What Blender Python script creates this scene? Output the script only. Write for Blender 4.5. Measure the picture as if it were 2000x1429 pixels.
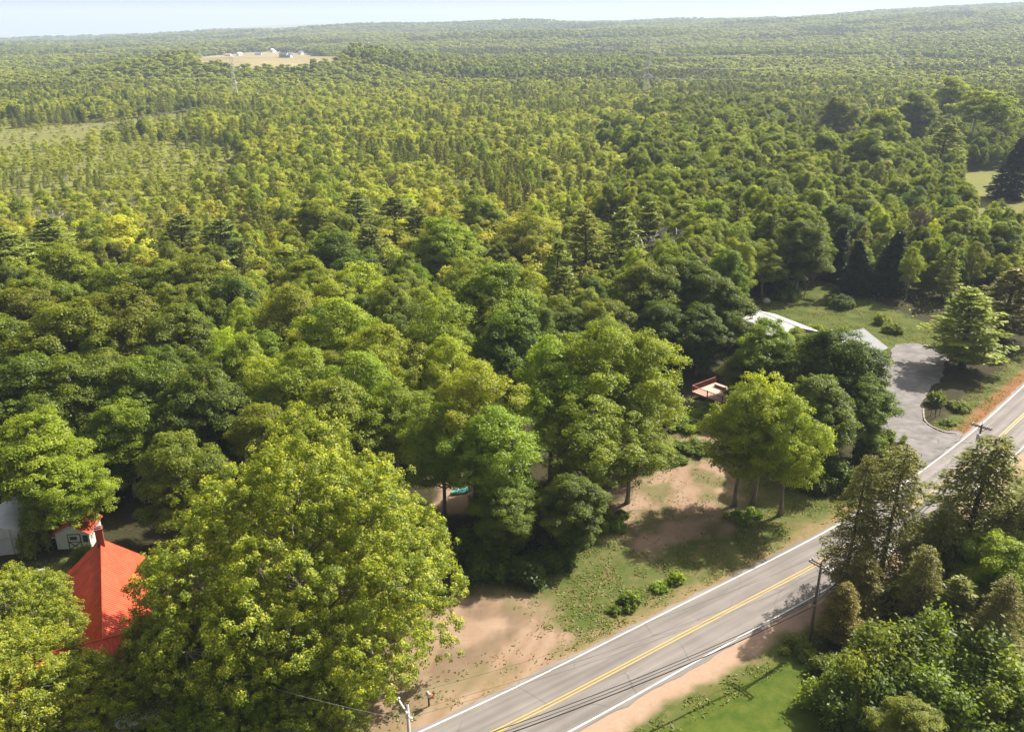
HAZE = 1.25e-4
import bpy, math, random
import numpy as np
from mathutils import Vector

for o in list(bpy.data.objects):
    bpy.data.objects.remove(o)
random.seed(7)
RNG = np.random.default_rng(7)
SC = bpy.context.scene
COL = SC.collection
R = math.radians

# ------------------------------------------------------------------ camera
FPX, HZ, CAMH, IW, IH = 1680.0, 62.0, 56.0, 2000.0, 1429.0     # focal length in photo pixels, horizon row, height
PITCH = math.atan((IH / 2 - HZ) / FPX)
cam = bpy.data.cameras.new('camera')
camo = bpy.data.objects.new('camera', cam)
COL.objects.link(camo)
camo.location = (0, 0, CAMH)
camo.rotation_euler = (R(90) - PITCH, 0, 0)
cam.sensor_width = 36
cam.lens = 36 * FPX / IW
cam.clip_start = 0.5
cam.clip_end = 60000
SC.camera = camo

# ------------------------------------------------------------------ sky, sun, exposure
SUN_EL, SUN_AZ = R(43), math.atan2(0.80, 0.60)     # azimuth clockwise from +Y (ahead of the camera)
w = bpy.data.worlds.new('World')
SC.world = w
w.use_nodes = True
wn = w.node_tree
bg = wn.nodes['Background']
sky = wn.nodes.new('ShaderNodeTexSky')
sky.sky_type = 'NISHITA'
sky.sun_disc = False
sky.sun_elevation = SUN_EL
sky.sun_rotation = SUN_AZ
sky.air_density = 0.8
sky.dust_density = 6.0
sky.ozone_density = 1.0
hsv = wn.nodes.new('ShaderNodeHueSaturation')      # summer haze: a paler, greyer blue all round
hsv.inputs['Saturation'].default_value = 0.30
wn.links.new(sky.outputs[0], hsv.inputs['Color'])
wn.links.new(hsv.outputs[0], bg.inputs[0])
bg.inputs[1].default_value = 0.064
sl = bpy.data.lights.new('sun', 'SUN')
sl.energy = 5.0
sl.angle = R(0.53)
sl.color = (1.0, 0.94, 0.84)
so = bpy.data.objects.new('sun', sl)
COL.objects.link(so)
sd = Vector((math.sin(SUN_AZ) * math.cos(SUN_EL), math.cos(SUN_AZ) * math.cos(SUN_EL), math.sin(SUN_EL)))
so.rotation_euler = sd.to_track_quat('Z', 'Y').to_euler()
so.location = (80, 60, 120)
SC.view_settings.view_transform = 'Standard'
SC.view_settings.look = 'None'
SC.view_settings.gamma = 1
SC.view_settings.use_curve_mapping = False
SC.view_settings.exposure = 1.28
SC.render.engine = 'CYCLES'
cy = SC.cycles
cy.max_bounces = 6
cy.diffuse_bounces = 4
cy.glossy_bounces = 2
cy.transmission_bounces = 4
cy.volume_bounces = 0
cy.transparent_max_bounces = 4
cy.use_denoising = True
try:
    cy.denoiser = 'OPENIMAGEDENOISE'
except Exception:
    pass
cy.sample_clamp_indirect = 6
cy.use_adaptive_sampling = True
cy.adaptive_threshold = 0.012

# ------------------------------------------------------------------ numeric helpers
def vnoise(x, y, seed=0):
    x = np.asarray(x, float); y = np.asarray(y, float)
    xi = np.floor(x).astype(np.int64); yi = np.floor(y).astype(np.int64)
    xf = x - xi; yf = y - yi
    def h(a, b):
        n = (a * 374761393 + b * 668265263 + seed * 974634777) & 0x7fffffff
        n = ((n ^ (n >> 13)) * 1274126177) & 0x7fffffff
        return ((n ^ (n >> 16)) & 0xffff) / 65535.0
    u = xf * xf * (3 - 2 * xf); v = yf * yf * (3 - 2 * yf)
    return (h(xi, yi) * (1 - u) + h(xi + 1, yi) * u) * (1 - v) + (h(xi, yi + 1) * (1 - u) + h(xi + 1, yi + 1) * u) * v

def fbm(x, y, seed=0, o=4):
    s = 0; a = 0.5; t = 0
    for k in range(o):
        s = s + a * vnoise(x * 2 ** k, y * 2 ** k, seed + k * 17); t += a; a *= 0.5
    return s / t

def sstep(a, b, x):
    t = np.clip((np.asarray(x, float) - a) / (b - a), 0, 1)
    return t * t * (3 - 2 * t)

RIDGE_AZ = np.array([-3, -1.0, -.62, -.45, -.28, -.15, 0, .12, .3, .42, .56, 1.0, 3])
RIDGE_H = np.array([-14, -14, -12, 2, 42, 76, 94, 108, 128, 150, 172, 180, 180.])
def hfun(x, y):
    """terrain height: flat round the road, gentle swells further off, a long wooded ridge on the skyline"""
    x = np.asarray(x, float); y = np.asarray(y, float)
    d = np.hypot(x, y)
    az = np.arctan2(x, np.maximum(y, 1e-3))
    z = (fbm(x / 420, y / 420, 3, 3) - 0.5) * 14 * sstep(230, 900, d)
    z = z + (fbm(x / 1300, y / 1300, 9, 3) - 0.5) * 60 * sstep(900, 3500, d)
    rh = np.interp(az, RIDGE_AZ, RIDGE_H)
    z = z + rh * sstep(900, 5200, d) * np.where(y > -500, 1, .3)
    z = z + 70 * np.exp(-((d - 9500) / 900) ** 2) * (0.4 + fbm(az * 9 + 5, az * 0, 4, 2)) * np.exp(-((az + .22) / .16) ** 2)
    g = np.exp(-(((x + 310) / 190) ** 4 + ((y - 1150) / 170) ** 4))       # the hay-field knoll
    z = z * (1 - g) + (20 + .045 * (y - 1100)) * g
    return z

CP, SP = math.cos(PITCH), math.sin(PITCH)
def ray(px, py):
    a, b = (px - IW / 2) / FPX, -(py - IH / 2) / FPX
    return np.array([a, CP + b * SP, -SP + b * CP])

def at(px, py, dz=0.0):
    """world point where the line of sight through a photo pixel meets the terrain raised by dz"""
    d = ray(px, py)
    t = 20.0
    for _ in range(4000):
        p = d * t
        gap = CAMH + p[2] - float(hfun(p[0], p[1])) - dz
        if gap < 0.02 or t > 14000:
            break
        t += max(0.05, gap * 0.6 / max(0.05, abs(d[2]) + .03) * 0.6)
    p = d * t
    return Vector((p[0], p[1], CAMH + p[2]))

def proj(x, y, z):
    x = np.asarray(x, float); y = np.asarray(y, float); z = np.asarray(z, float) - CAMH
    f = y * CP - z * SP
    u = y * SP + z * CP
    return IW / 2 + FPX * x / f, IH / 2 - FPX * u / f

def inpoly(x, y, poly):
    x = np.asarray(x, float); y = np.asarray(y, float)
    r = np.zeros(x.shape, bool)
    n = len(poly)
    for i in range(n):
        x0, y0 = poly[i][:2]; x1, y1 = poly[(i + 1) % n][:2]
        c = ((y0 > y) != (y1 > y)) & (x < (x1 - x0) * (y - y0) / ((y1 - y0) or 1e-9) + x0)
        r ^= c
    return r

def segdist(x, y, pts, closed=False):
    x = np.asarray(x, float); y = np.asarray(y, float)
    best = np.full(x.shape, 1e9)
    n = len(pts)
    for i in range(n if closed else n - 1):
        a, b = pts[i], pts[(i + 1) % n]
        dx, dy = b[0] - a[0], b[1] - a[1]
        t = np.clip(((x - a[0]) * dx + (y - a[1]) * dy) / (dx * dx + dy * dy + 1e-12), 0, 1)
        best = np.minimum(best, np.hypot(x - a[0] - t * dx, y - a[1] - t * dy))
    return best

def softpoly(x, y, poly, soft=1.0, rough=1.0, seed=1):
    d = segdist(x, y, poly, True)
    s = np.where(inpoly(x, y, poly), d, -d)
    s = s + (fbm(x / 2.2, y / 2.2, seed, 4) - .5) * 5 * rough
    return sstep(-soft, soft, s)

# ------------------------------------------------------------------ materials
MATS = {}
def nodes(name):
    m = bpy.data.materials.new(name)
    m.use_nodes = True
    nt = m.node_tree
    nt.nodes.clear()
    out = nt.nodes.new('ShaderNodeOutputMaterial')
    def N(t, **kw):
        n = nt.nodes.new(t)
        for k, v in kw.items():
            if k == 'ins':
                for i, val in v.items():
                    if hasattr(val, 'is_linked') or hasattr(val, 'links'):
                        nt.links.new(val, n.inputs[i])
                    else:
                        n.inputs[i].default_value = val
            else:
                setattr(n, k, v)
        return n
    MATS[name] = m
    return m, nt, N, out

def mixc(N, f, a, b, mode='MIX'):
    n = N('ShaderNodeMix', data_type='RGBA', blend_type=mode)
    nt = n.id_data
    for i, v in ((0, f), (6, a), (7, b)):
        if hasattr(v, 'links'):
            nt.links.new(v, n.inputs[i])
        else:
            n.inputs[i].default_value = v
    return n.outputs[2]

def c4(c):
    return (c[0], c[1], c[2], 1)

def leafmat(name, dark, light, tip=None, trans=0.52, gloss=0.016, rnd=0.22):
    m, nt, N, out = nodes(name)
    t = N('ShaderNodeAttribute', attribute_name='tint')
    oi = N('ShaderNodeObjectInfo')
    col = mixc(N, t.outputs['Fac'], c4(dark), c4(light))
    if tip:
        tp = N('ShaderNodeAttribute', attribute_name='tip')
        col = mixc(N, tp.outputs['Fac'], col, c4(tip))
    col = mixc(N, 1.0, col, oi.outputs['Color'], 'MULTIPLY')
    hs = N('ShaderNodeHueSaturation')
    mr = N('ShaderNodeMapRange', ins={0: oi.outputs['Random'], 3: 1 - rnd, 4: 1 + rnd})
    mr2 = N('ShaderNodeMath', operation='MULTIPLY_ADD', ins={0: oi.outputs['Random'], 1: 7.31, 2: 0.0})
    fr = N('ShaderNodeMath', operation='FRACT', ins={0: mr2.outputs[0]})
    mh = N('ShaderNodeMapRange', ins={0: fr.outputs[0], 3: 0.491, 4: 0.506})
    nt.links.new(mh.outputs[0], hs.inputs['Hue'])
    nt.links.new(mr.outputs[0], hs.inputs['Value'])
    nt.links.new(col, hs.inputs['Color'])
    d = N('ShaderNodeBsdfDiffuse', ins={0: hs.outputs[0]})
    tc = mixc(N, 1.0, hs.outputs[0], (1.65, 1.5, .6, 1), 'MULTIPLY')
    tr = N('ShaderNodeBsdfTranslucent', ins={0: tc})
    g = N('ShaderNodeBsdfGlossy', ins={0: (1, 1, .95, 1), 'Roughness': .5})
    a = N('ShaderNodeMixShader', ins={0: trans, 1: d.outputs[0], 2: tr.outputs[0]})
    b = N('ShaderNodeMixShader', ins={0: gloss, 1: a.outputs[0], 2: g.outputs[0]})
    nt.links.new(b.outputs[0], out.inputs[0])
    return m

def plain(name, col, rough=.8, var=.25, scale=1.5, metal=0.0, spec=.3, bump=0.0, aniso=None):
    m, nt, N, out = nodes(name)
    tc = N('ShaderNodeTexCoord')
    src = tc.outputs['Object']
    if aniso:
        mp = N('ShaderNodeMapping', ins={0: src, 3: aniso}); src = mp.outputs[0]
    n1 = N('ShaderNodeTexNoise', ins={0: src, 'Scale': scale, 'Detail': 6.0, 'Roughness': .65})
    lo = tuple(c * (1 - var) for c in col); hi = tuple(min(1, c * (1 + var)) for c in col)
    cr = N('ShaderNodeMapRange', ins={0: n1.outputs[0], 1: .3, 2: .7})
    cc = mixc(N, cr.outputs[0], c4(lo), c4(hi))
    p = N('ShaderNodeBsdfPrincipled', ins={'Base Color': cc, 'Roughness': rough, 'Metallic': metal, 'Specular IOR Level': spec})
    if bump:
        b = N('ShaderNodeBump', ins={'Strength': bump, 'Distance': .05, 'Height': n1.outputs[0]})
        nt.links.new(b.outputs[0], p.inputs['Normal'])
    nt.links.new(p.outputs[0], out.inputs[0])
    return m

leafmat('maple_leaf', (0.078, 0.120, 0.010), (0.226, 0.278, 0.018))
leafmat('ash_leaf', (.112, .168, .013), (.285, .345, .026))
leafmat('yellow_maple_leaf', (.094, .142, .010), (.222, .280, .020), tip=(.50, .51, .040))
leafmat('birch_leaf', (0.188, 0.232, 0.027), (0.381, 0.415, 0.056))
leafmat('pine_needle', (0.100, 0.136, 0.024), (0.258, 0.286, 0.046), trans=.3)
leafmat('hemlock_needle', (0.074, 0.088, 0.014), (0.225, 0.215, 0.036), trans=.35)
leafmat('spruce_needle', (0.024, 0.045, 0.010), (0.068, 0.092, 0.017), trans=.2)
leafmat('shrub_leaf', (0.085, 0.146, 0.011), (0.207, 0.287, 0.021))
leafmat('grass_blade', (0.095, 0.140, 0.018), (0.230, 0.235, 0.045), trans=.4)
leafmat('far_leaf', (0.145, 0.189, 0.022), (0.330, 0.372, 0.044))
leafmat('far_needle', (0.100, 0.136, 0.026), (0.240, 0.268, 0.044), trans=.3)
plain('bark_grey', (.17, .145, .115), .95, .4, 3, bump=.4, aniso=(1, 1, .2))
plain('bark_dark', (.075, .060, .048), .95, .4, 3, bump=.4, aniso=(1, 1, .2))
plain('bark_pale', (.46, .43, .38), .9, .35, 3, aniso=(1, 1, .4))
plain('dead_wood', (.40, .36, .33), .9, .25, 3)
plain('dead_wood_brown', (.20, .145, .105), .9, .25, 3)

# ------------------------------------------------------------------ object helpers
def link(name, me, mat=None, parent=None):
    o = bpy.data.objects.new(name, me)
    COL.objects.link(o)
    if mat is not None and me is not None and not me.materials:
        me.materials.append(MATS[mat] if isinstance(mat, str) else mat)
    if parent is not None:
        o.parent = parent
    return o

def tag(o, label=None, cat=None, group=None, kind=None):
    if label: o['label'] = label
    if cat: o['category'] = cat
    if group: o['group'] = group
    if kind: o['kind'] = kind
    return o

def empty(name, loc=(0, 0, 0), rz=0, label=None, cat=None, group=None):
    o = bpy.data.objects.new(name, None)
    o.empty_display_size = .3
    COL.objects.link(o)
    o.location = loc
    o.rotation_euler = (0, 0, rz)
    return tag(o, label, cat, group)

def pymesh(name, v, f, smooth=False):
    me = bpy.data.meshes.new(name)
    me.from_pydata([tuple(map(float, p)) for p in v], [], f)
    me.update()
    if smooth:
        me.polygons.foreach_set('use_smooth', [True] * len(me.polygons))
    return me

def quads(name, V, nq, attrs=None):
    """V: (4*nq,3) corners of nq separate quads; attrs: face attributes"""
    me = bpy.data.meshes.new(name)
    me.vertices.add(4 * nq)
    me.vertices.foreach_set('co', np.ascontiguousarray(V, np.float32).ravel())
    me.loops.add(4 * nq)
    me.loops.foreach_set('vertex_index', np.arange(4 * nq, dtype=np.int32))
    me.polygons.add(nq)
    me.polygons.foreach_set('loop_start', np.arange(0, 4 * nq, 4, dtype=np.int32))
    try:
        me.polygons.foreach_set('loop_total', np.full(nq, 4, np.int32))
    except Exception:
        pass
    for k, a in (attrs or {}).items():
        at_ = me.attributes.new(k, 'FLOAT', 'FACE')
        at_.data.foreach_set('value', np.ascontiguousarray(a, np.float32))
    me.update(calc_edges=True)
    return me

def unit(v):
    return v / (np.linalg.norm(v, axis=-1, keepdims=True) + 1e-9)

def leafmesh(name, C, Nrm, L, W, tint, tip=None, T=None):
    """rhombic leaves at C with normals Nrm, half length L and half width W; T optional length direction"""
    n = len(C)
    if T is None:
        T = RNG.normal(size=(n, 3))
    T = T - Nrm * np.sum(T * Nrm, 1, keepdims=True)
    T = unit(T)
    B = np.cross(Nrm, T)
    L = np.asarray(L).reshape(-1, 1); W = np.asarray(W).reshape(-1, 1)
    V = np.empty((n, 4, 3))
    V[:, 0] = C + T * L
    V[:, 1] = C + B * W + T * L * .1
    V[:, 2] = C - T * L
    V[:, 3] = C - B * W + T * L * .1
    at_ = {'tint': np.clip(tint, 0, 1)}
    if tip is not None:
        at_['tip'] = np.clip(tip, 0, 1)
    return quads(name, V.reshape(-1, 3), n, at_)

class MB:
    def __init__(s):
        s.v = []; s.f = []
    def box(s, x0, x1, y0, y1, z0, z1):
        b = len(s.v)
        s.v += [(x0, y0, z0), (x1, y0, z0), (x1, y1, z0), (x0, y1, z0), (x0, y0, z1), (x1, y0, z1), (x1, y1, z1), (x0, y1, z1)]
        s.f += [tuple(b + i for i in q) for q in ((0, 3, 2, 1), (4, 5, 6, 7), (0, 1, 5, 4), (1, 2, 6, 5), (2, 3, 7, 6), (3, 0, 4, 7))]
        return s
    def poly(s, pts):
        b = len(s.v); s.v += [tuple(p) for p in pts]; s.f.append(tuple(range(b, b + len(pts)))); return s
    def slab(s, pts, th):
        """closed plate: polygon pts and its copy th lower"""
        n = len(pts); b = len(s.v)
        s.v += [tuple(p) for p in pts] + [(p[0], p[1], p[2] - th) for p in pts]
        s.f.append(tuple(range(b, b + n))); s.f.append(tuple(range(b + 2 * n - 1, b + n - 1, -1)))
        for i in range(n):
            j = (i + 1) % n
            s.f.append((b + i, b + n + i, b + n + j, b + j))
        return s
    def tube(s, pts, rad, n=6, cap=True):
        pts = [np.array(p, float) for p in pts]
        b0 = len(s.v)
        for i, p in enumerate(pts):
            d = pts[min(i + 1, len(pts) - 1)] - pts[max(i - 1, 0)]
            d = d / (np.linalg.norm(d) + 1e-9)
            a = np.cross(d, (0, 0, 1.0)) if abs(d[2]) < .9 else np.cross(d, (1.0, 0, 0))
            a /= np.linalg.norm(a) + 1e-9
            c = np.cross(d, a)
            r = rad[i] if hasattr(rad, '__len__') else rad
            for k in range(n):
                t = 2 * math.pi * k / n
                q = p + a * r * math.cos(t) + c * r * math.sin(t)
                s.v.append(tuple(q))
        for i in range(len(pts) - 1):
            for k in range(n):
                k2 = (k + 1) % n
                s.f.append((b0 + i * n + k, b0 + i * n + k2, b0 + (i + 1) * n + k2, b0 + (i + 1) * n + k))
        if cap:
            s.f.append(tuple(b0 + (len(pts) - 1) * n + k for k in range(n)))
            s.f.append(tuple(b0 + n - 1 - k for k in range(n)))
        return s
    def mesh(s, name='mesh', smooth=False):
        return pymesh(name, s.v, s.f, smooth)
    def build(s, name, mat, parent=None, smooth=False):
        return link(name, s.mesh(name, smooth), mat, parent)

# ------------------------------------------------------------------ ground
def fpx(pts):
    return [tuple(at(*p))[:2] for p in pts]

YC = [(-62, 22), (-32, 38.5)] + fpx([(970, 1429), (1330, 1240), (1672, 1060), (1850, 940), (2000, 810)]) + [(112, 157), (150, 204), (182, 258)]
def catmull(pts, n=14):
    out = []
    P = [pts[0]] + list(pts) + [pts[-1]]
    for i in range(1, len(P) - 2):
        p0, p1, p2, p3 = map(np.array, P[i - 1:i + 3])
        for k in range(n):
            t = k / n
            out.append(.5 * ((2 * p1) + (-p0 + p2) * t + (2 * p0 - 5 * p1 + 4 * p2 - p3) * t ** 2 + (-p0 + 3 * p1 - 3 * p2 + p3) * t ** 3))
    out.append(np.array(pts[-1], float))
    return np.array(out)
_c = catmull(YC)
for _ in range(30):
    _c[1:-1] = _c[1:-1] * .5 + (_c[:-2] + _c[2:]) * .25
CEN = _c
_d = np.gradient(CEN, axis=0); _d /= np.linalg.norm(_d, axis=1, keepdims=True)
LEFTN = np.stack([-_d[:, 1], _d[:, 0]], 1)
def strip(off0, off1, z):
    v = []; f = []
    for i, (c, n) in enumerate(zip(CEN, LEFTN)):
        a = c + n * off0; b = c + n * off1
        v += [(a[0], a[1], z), (b[0], b[1], z)]
        if i: f.append((2 * i - 2, 2 * i - 1, 2 * i + 1, 2 * i))
    return v, f
def roadside(x, y):
    """signed offset from the road's centre line, positive on the house side"""
    x = np.asarray(x, float); y = np.asarray(y, float)
    d = segdist(x, y, CEN)
    sh = x.shape
    xx = x.ravel(); yy = y.ravel()
    idx = np.empty(len(xx), int)
    for s in range(0, len(xx), 20000):
        e = slice(s, s + 20000)
        idx[e] = np.argmin((xx[e, None] - CEN[None, :, 0]) ** 2 + (yy[e, None] - CEN[None, :, 1]) ** 2, 1)
    s = (xx - CEN[idx, 0]) * LEFTN[idx, 0] + (yy - CEN[idx, 1]) * LEFTN[idx, 1]
    return d * np.sign(s).reshape(sh)

# far sheet: polar rings out past the horizon
rings = np.concatenate([[0], np.geomspace(25, 16000, 150)])
nseg = 288
ang = np.linspace(0, 2 * math.pi, nseg, endpoint=False)
gx = rings[:, None] * np.sin(ang)[None]; gy = rings[:, None] * np.cos(ang)[None]
gz = hfun(gx, gy) - .05
gv = np.stack([gx, gy, gz], -1).reshape(-1, 3)
gf = []
for i in range(len(rings) - 1):
    for k in range(nseg):
        k2 = (k + 1) % nseg
        gf.append((i * nseg + k, i * nseg + k2, (i + 1) * nseg + k2, (i + 1) * nseg + k))
m, nt, N, out = nodes('woodland_floor')
tc = N('ShaderNodeTexCoord')
n1 = N('ShaderNodeTexNoise', ins={0: tc.outputs['Object'], 'Scale': .03, 'Detail': 8.0})
n2 = N('ShaderNodeTexNoise', ins={0: tc.outputs['Object'], 'Scale': .9, 'Detail': 6.0})
za = N('ShaderNodeAttribute', attribute_name='open')
base = mixc(N, n1.outputs[0], (.100, .115, .026, 1), (.185, .180, .055, 1))
op = mixc(N, n1.outputs[0], (.11, .125, .034, 1), (.17, .155, .055, 1))
col = mixc(N, za.outputs['Fac'], base, op)
col = mixc(N, .5, col, n2.outputs[0], 'OVERLAY')
p = N('ShaderNodeBsdfPrincipled', ins={'Base Color': col, 'Roughness': 1.0, 'Specular IOR Level': .05})
nt.links.new(p.outputs[0], out.inputs[0])
me = pymesh('ground', gv, gf, True)
CORRIDOR = [(-2600, 60), (-1200, 262), (0, 268), (200, 246), (330, 232), (440, 214), (520, 203), (560, 206), (420, 240), (330, 258), (200, 275), (0, 300), (-1200, 330), (-2600, 330)]
CORRIDOR_W = fpx([(-300, 262), (0, 254), (200, 240), (330, 226), (440, 212), (530, 200), (560, 205), (420, 240), (330, 258), (200, 276), (0, 298), (-300, 310)])
FIELD_W = fpx([(375, 124), (390, 112), (470, 104), (540, 101), (600, 105), (690, 113), (690, 119), (640, 134), (580, 146), (480, 146), (385, 138)])
MEADOW2_W = fpx([(1878, 348), (1945, 336), (2020, 346), (2020, 406), (1900, 404)])
FIELD2_W = fpx([(300, 133), (345, 131), (345, 138), (300, 139)])
openv = np.maximum.reduce([sstep(-30, 30, np.where(inpoly(gx, gy, q), segdist(gx, gy, q, True), -segdist(gx, gy, q, True))) for q in (FIELD_W, FIELD2_W, CORRIDOR_W, MEADOW2_W)])
a_ = me.attributes.new('open', 'FLOAT', 'POINT'); a_.data.foreach_set('value', openv.reshape(-1).astype(np.float32))
g = link('ground', me, m); tag(g, 'dark woodland floor stretching to the wooded ridge', kind='structure')

# hay field on the far knoll: its own sheet
def sheet(poly, step, dz):
    xs = [q[0] for q in poly]; ys = [q[1] for q in poly]
    X, Y = np.meshgrid(np.arange(min(xs), max(xs) + step, step), np.arange(min(ys), max(ys) + step, step))
    Z = hfun(X, Y) + dz
    nx = X.shape[1]
    v = np.stack([X, Y, Z], -1).reshape(-1, 3)
    cx = (X[:-1, :-1] + step / 2); cyy = (Y[:-1, :-1] + step / 2)
    ok = inpoly(cx, cyy, poly)
    f = [(j * nx + i, j * nx + i + 1, (j + 1) * nx + i + 1, (j + 1) * nx + i) for j, i in zip(*np.nonzero(ok))]
    return pymesh('sheet', v, f, True)
plain('hay', (.24, .20, .11), 1, .22, .012, spec=.05)
o = link('hay_field', sheet(FIELD_W, 8, .35), 'hay'); tag(o, kind='structure')
o = link('mown_field', sheet(FIELD2_W, 6, .35), 'hay'); tag(o, kind='structure')

# near sheet with the soil types
X, Y = np.meshgrid(np.arange(-80, 125, .6), np.arange(36, 250, .6))
RS = roadside(X, Y)
DIRT1 = fpx([(800, 1180), (1000, 1150), (1085, 1165), (1100, 1195), (1040, 1225), (1130, 1235), (1120, 1275), (1000, 1340), (850, 1420), (640, 1470), (640, 1400), (720, 1300), (760, 1220)])
DIRT2 = fpx([(1195, 985), (1290, 900), (1350, 850), (1410, 850), (1450, 930), (1470, 1000), (1390, 1035), (1290, 1075), (1230, 1075), (1185, 1040)])
DIRT3 = fpx([(850, 930), (905, 925), (940, 985), (900, 1010), (850, 990)])
NEEDLE = fpx([(1800, 860), (1870, 835), (2010, 715), (2050, 740), (1900, 850), (1840, 880)])
LAWN = fpx([(1190, 1470), (1300, 1405), (1420, 1330), (1540, 1272), (1640, 1290), (1800, 1240), (1990, 1100), (2040, 1470)])
YARD = fpx([(60, 1100), (150, 1080), (230, 1090), (230, 1200), (120, 1240), (40, 1230)])
MEADOW = fpx([(1440, 600), (1520, 568), (1600, 545), (1700, 585), (1780, 622), (1870, 660), (1840, 690), (1740, 690), (1600, 700), (1480, 640)])
MEADOW2 = fpx([(1880, 350), (1950, 340), (2010, 360), (2010, 410), (1900, 400)])
ROUGH = fpx([(870, 1110), (1120, 1085), (1210, 1000), (1290, 860), (1420, 830), (1600, 940), (1680, 975), (1640, 1030), (1400, 1150), (1130, 1280), (1100, 1250)])
patch = sstep(.36, .54, fbm(X / 3.2, Y / 3.2, 71, 4))
dirt = np.maximum.reduce([(.55 + .45 * patch) * softpoly(X, Y, DIRT1, 1.4, 1.1, 5), (.35 + .65 * patch) * softpoly(X, Y, DIRT2, 1.8, 1.3, 6), softpoly(X, Y, DIRT3, .8, .5, 8)])
verge = sstep(6.2, 4.2, np.abs(RS) + (fbm(X / 1.3, Y / 1.3, 21) - .5) * 2.6)
sand = np.where(RS < 0, sstep(6.8, 5.0, -RS + (fbm(X / 1.6, Y / 1.6, 22) - .5) * 3.2), 0)
lawn = softpoly(X, Y, LAWN, 1.2, .5, 9) * sstep(6.3, 8.6, -RS + (fbm(X / 1.5, Y / 1.5, 23) - .5) * 2)
needle = softpoly(X, Y, NEEDLE, 1., .5, 10)
grass = np.maximum.reduce([softpoly(X, Y, q, 1.5, .6, 11 + i) for i, q in enumerate((YARD, MEADOW, MEADOW2, ROUGH))])
grass = np.maximum(grass, np.where(np.abs(RS) < 9.5, sstep(9.5, 7.5, np.abs(RS) + (fbm(X / 2, Y / 2, 33) - .5) * 3), 0))
rut = np.zeros_like(X)
for q in ([(860, 1415), (960, 1310), (1040, 1215), (1110, 1160), (1190, 1090)], [(1010, 1335), (1075, 1250), (1045, 1185), (900, 1170)], [(1210, 1060), (1290, 985), (1350, 900), (1370, 850)]):
    dd_ = segdist(X, Y, catmull(fpx(q), 6)) + (fbm(X / 1.5, Y / 1.5, 81, 2) - .5) * .5
    rut = np.maximum(rut, np.exp(-((np.abs(dd_) - .85) / .34) ** 2))
fern = sstep(175, 215, Y + (fbm(X / 14, Y / 14, 35, 3) - .5) * 60) * np.where(X < 60, 1, .3)
grass = np.maximum(grass, fern)
Z = hfun(X, Y) + (fbm(X / 1.1, Y / 1.1, 40, 3) - .5) * .14 * sstep(4.2, 6.5, np.abs(RS)) + .02
Z = np.where(np.abs(RS) < 4.2, .0, Z)
nx = X.shape[1]; ny = X.shape[0]
ii, jj = np.meshgrid(np.arange(nx - 1), np.arange(ny - 1))
b_ = (jj * nx + ii).ravel()
ff = np.stack([b_, b_ + 1, b_ + nx + 1, b_ + nx], 1)
me = pymesh('lot_ground', np.stack([X, Y, Z], -1).reshape(-1, 3), [tuple(map(int, q)) for q in ff], True)
for nm, arr in (('dirt', dirt), ('verge', verge), ('sand', sand), ('lawn', lawn), ('needle', needle), ('rut', rut * .75), ('grass', grass), ('meadow', softpoly(X, Y, MEADOW, 1.5, .6, 12))):
    a_ = me.attributes.new(nm, 'FLOAT', 'POINT'); a_.data.foreach_set('value', np.ascontiguousarray(arr, np.float32).ravel())
m, nt, N, out = nodes('lot_soil')
tc = N('ShaderNodeTexCoord'); oc = tc.outputs['Object']
nb = N('ShaderNodeTexNoise', ins={0: oc, 'Scale': .22, 'Detail': 6.0, 'Roughness': .6})
nf = N('ShaderNodeTexNoise', ins={0: oc, 'Scale': 2.2, 'Detail': 10.0, 'Roughness': .75})
ng = N('ShaderNodeTexNoise', ins={0: oc, 'Scale': 9.0, 'Detail': 8.0, 'Roughness': .8})
nm = N('ShaderNodeTexNoise', ins={0: oc, 'Scale': .7, 'Detail': 9.0, 'Roughness': .7})
mpw = N('ShaderNodeMapping', ins={0: oc, 2: (0, 0, R(-35)), 3: (.25, 1.6, 1)})
nw = N('ShaderNodeTexNoise', ins={0: mpw.outputs[0], 'Scale': 1.1, 'Detail': 5.0, 'Distortion': .8})
def A(nm):
    return N('ShaderNodeAttribute', attribute_name=nm).outputs['Fac']
def ramp(src, a, b):
    return N('ShaderNodeMapRange', ins={0: src, 1: a, 2: b}).outputs[0]
floor = mixc(N, ramp(nf.outputs[0], .35, .65), (0.022, 0.022, 0.009, 1), (0.056, 0.048, 0.023, 1))
gr = mixc(N, ramp(nb.outputs[0], .35, .62), (0.058, 0.090, 0.017, 1), (0.125, 0.130, 0.040, 1))
gr = mixc(N, ramp(nm.outputs[0], .50, .64), gr, (0.200, 0.130, 0.072, 1))
gr = mixc(N, ramp(nf.outputs[0], .52, .66), gr, (0.150, 0.150, 0.045, 1))
gr = mixc(N, ramp(ng.outputs[0], .35, .7), mixc(N, .55, gr, (0.029, 0.043, 0.009, 1)), gr)
vg = mixc(N, ramp(nf.outputs[0], .38, .6), (0.238, 0.162, 0.101, 1), (0.144, 0.119, 0.043, 1))
dt = mixc(N, ramp(nb.outputs[0], .3, .7), (.225, .148, .098, 1), (.290, .205, .145, 1))
dt = mixc(N, ramp(nm.outputs[0], .52, .70), dt, (0.238, 0.148, 0.090, 1))
dt = mixc(N, ramp(nf.outputs[0], .56, .74), dt, (0.180, 0.122, 0.065, 1))
dt = mixc(N, ramp(ng.outputs[0], .60, .76), dt, (.38, .28, .20, 1))
dt = mixc(N, A('rut'), dt, (.200, .128, .082, 1))
sn = mixc(N, ramp(nf.outputs[0], .3, .7), (.345, .240, .175, 1), (.275, .180, .120, 1))
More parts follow.
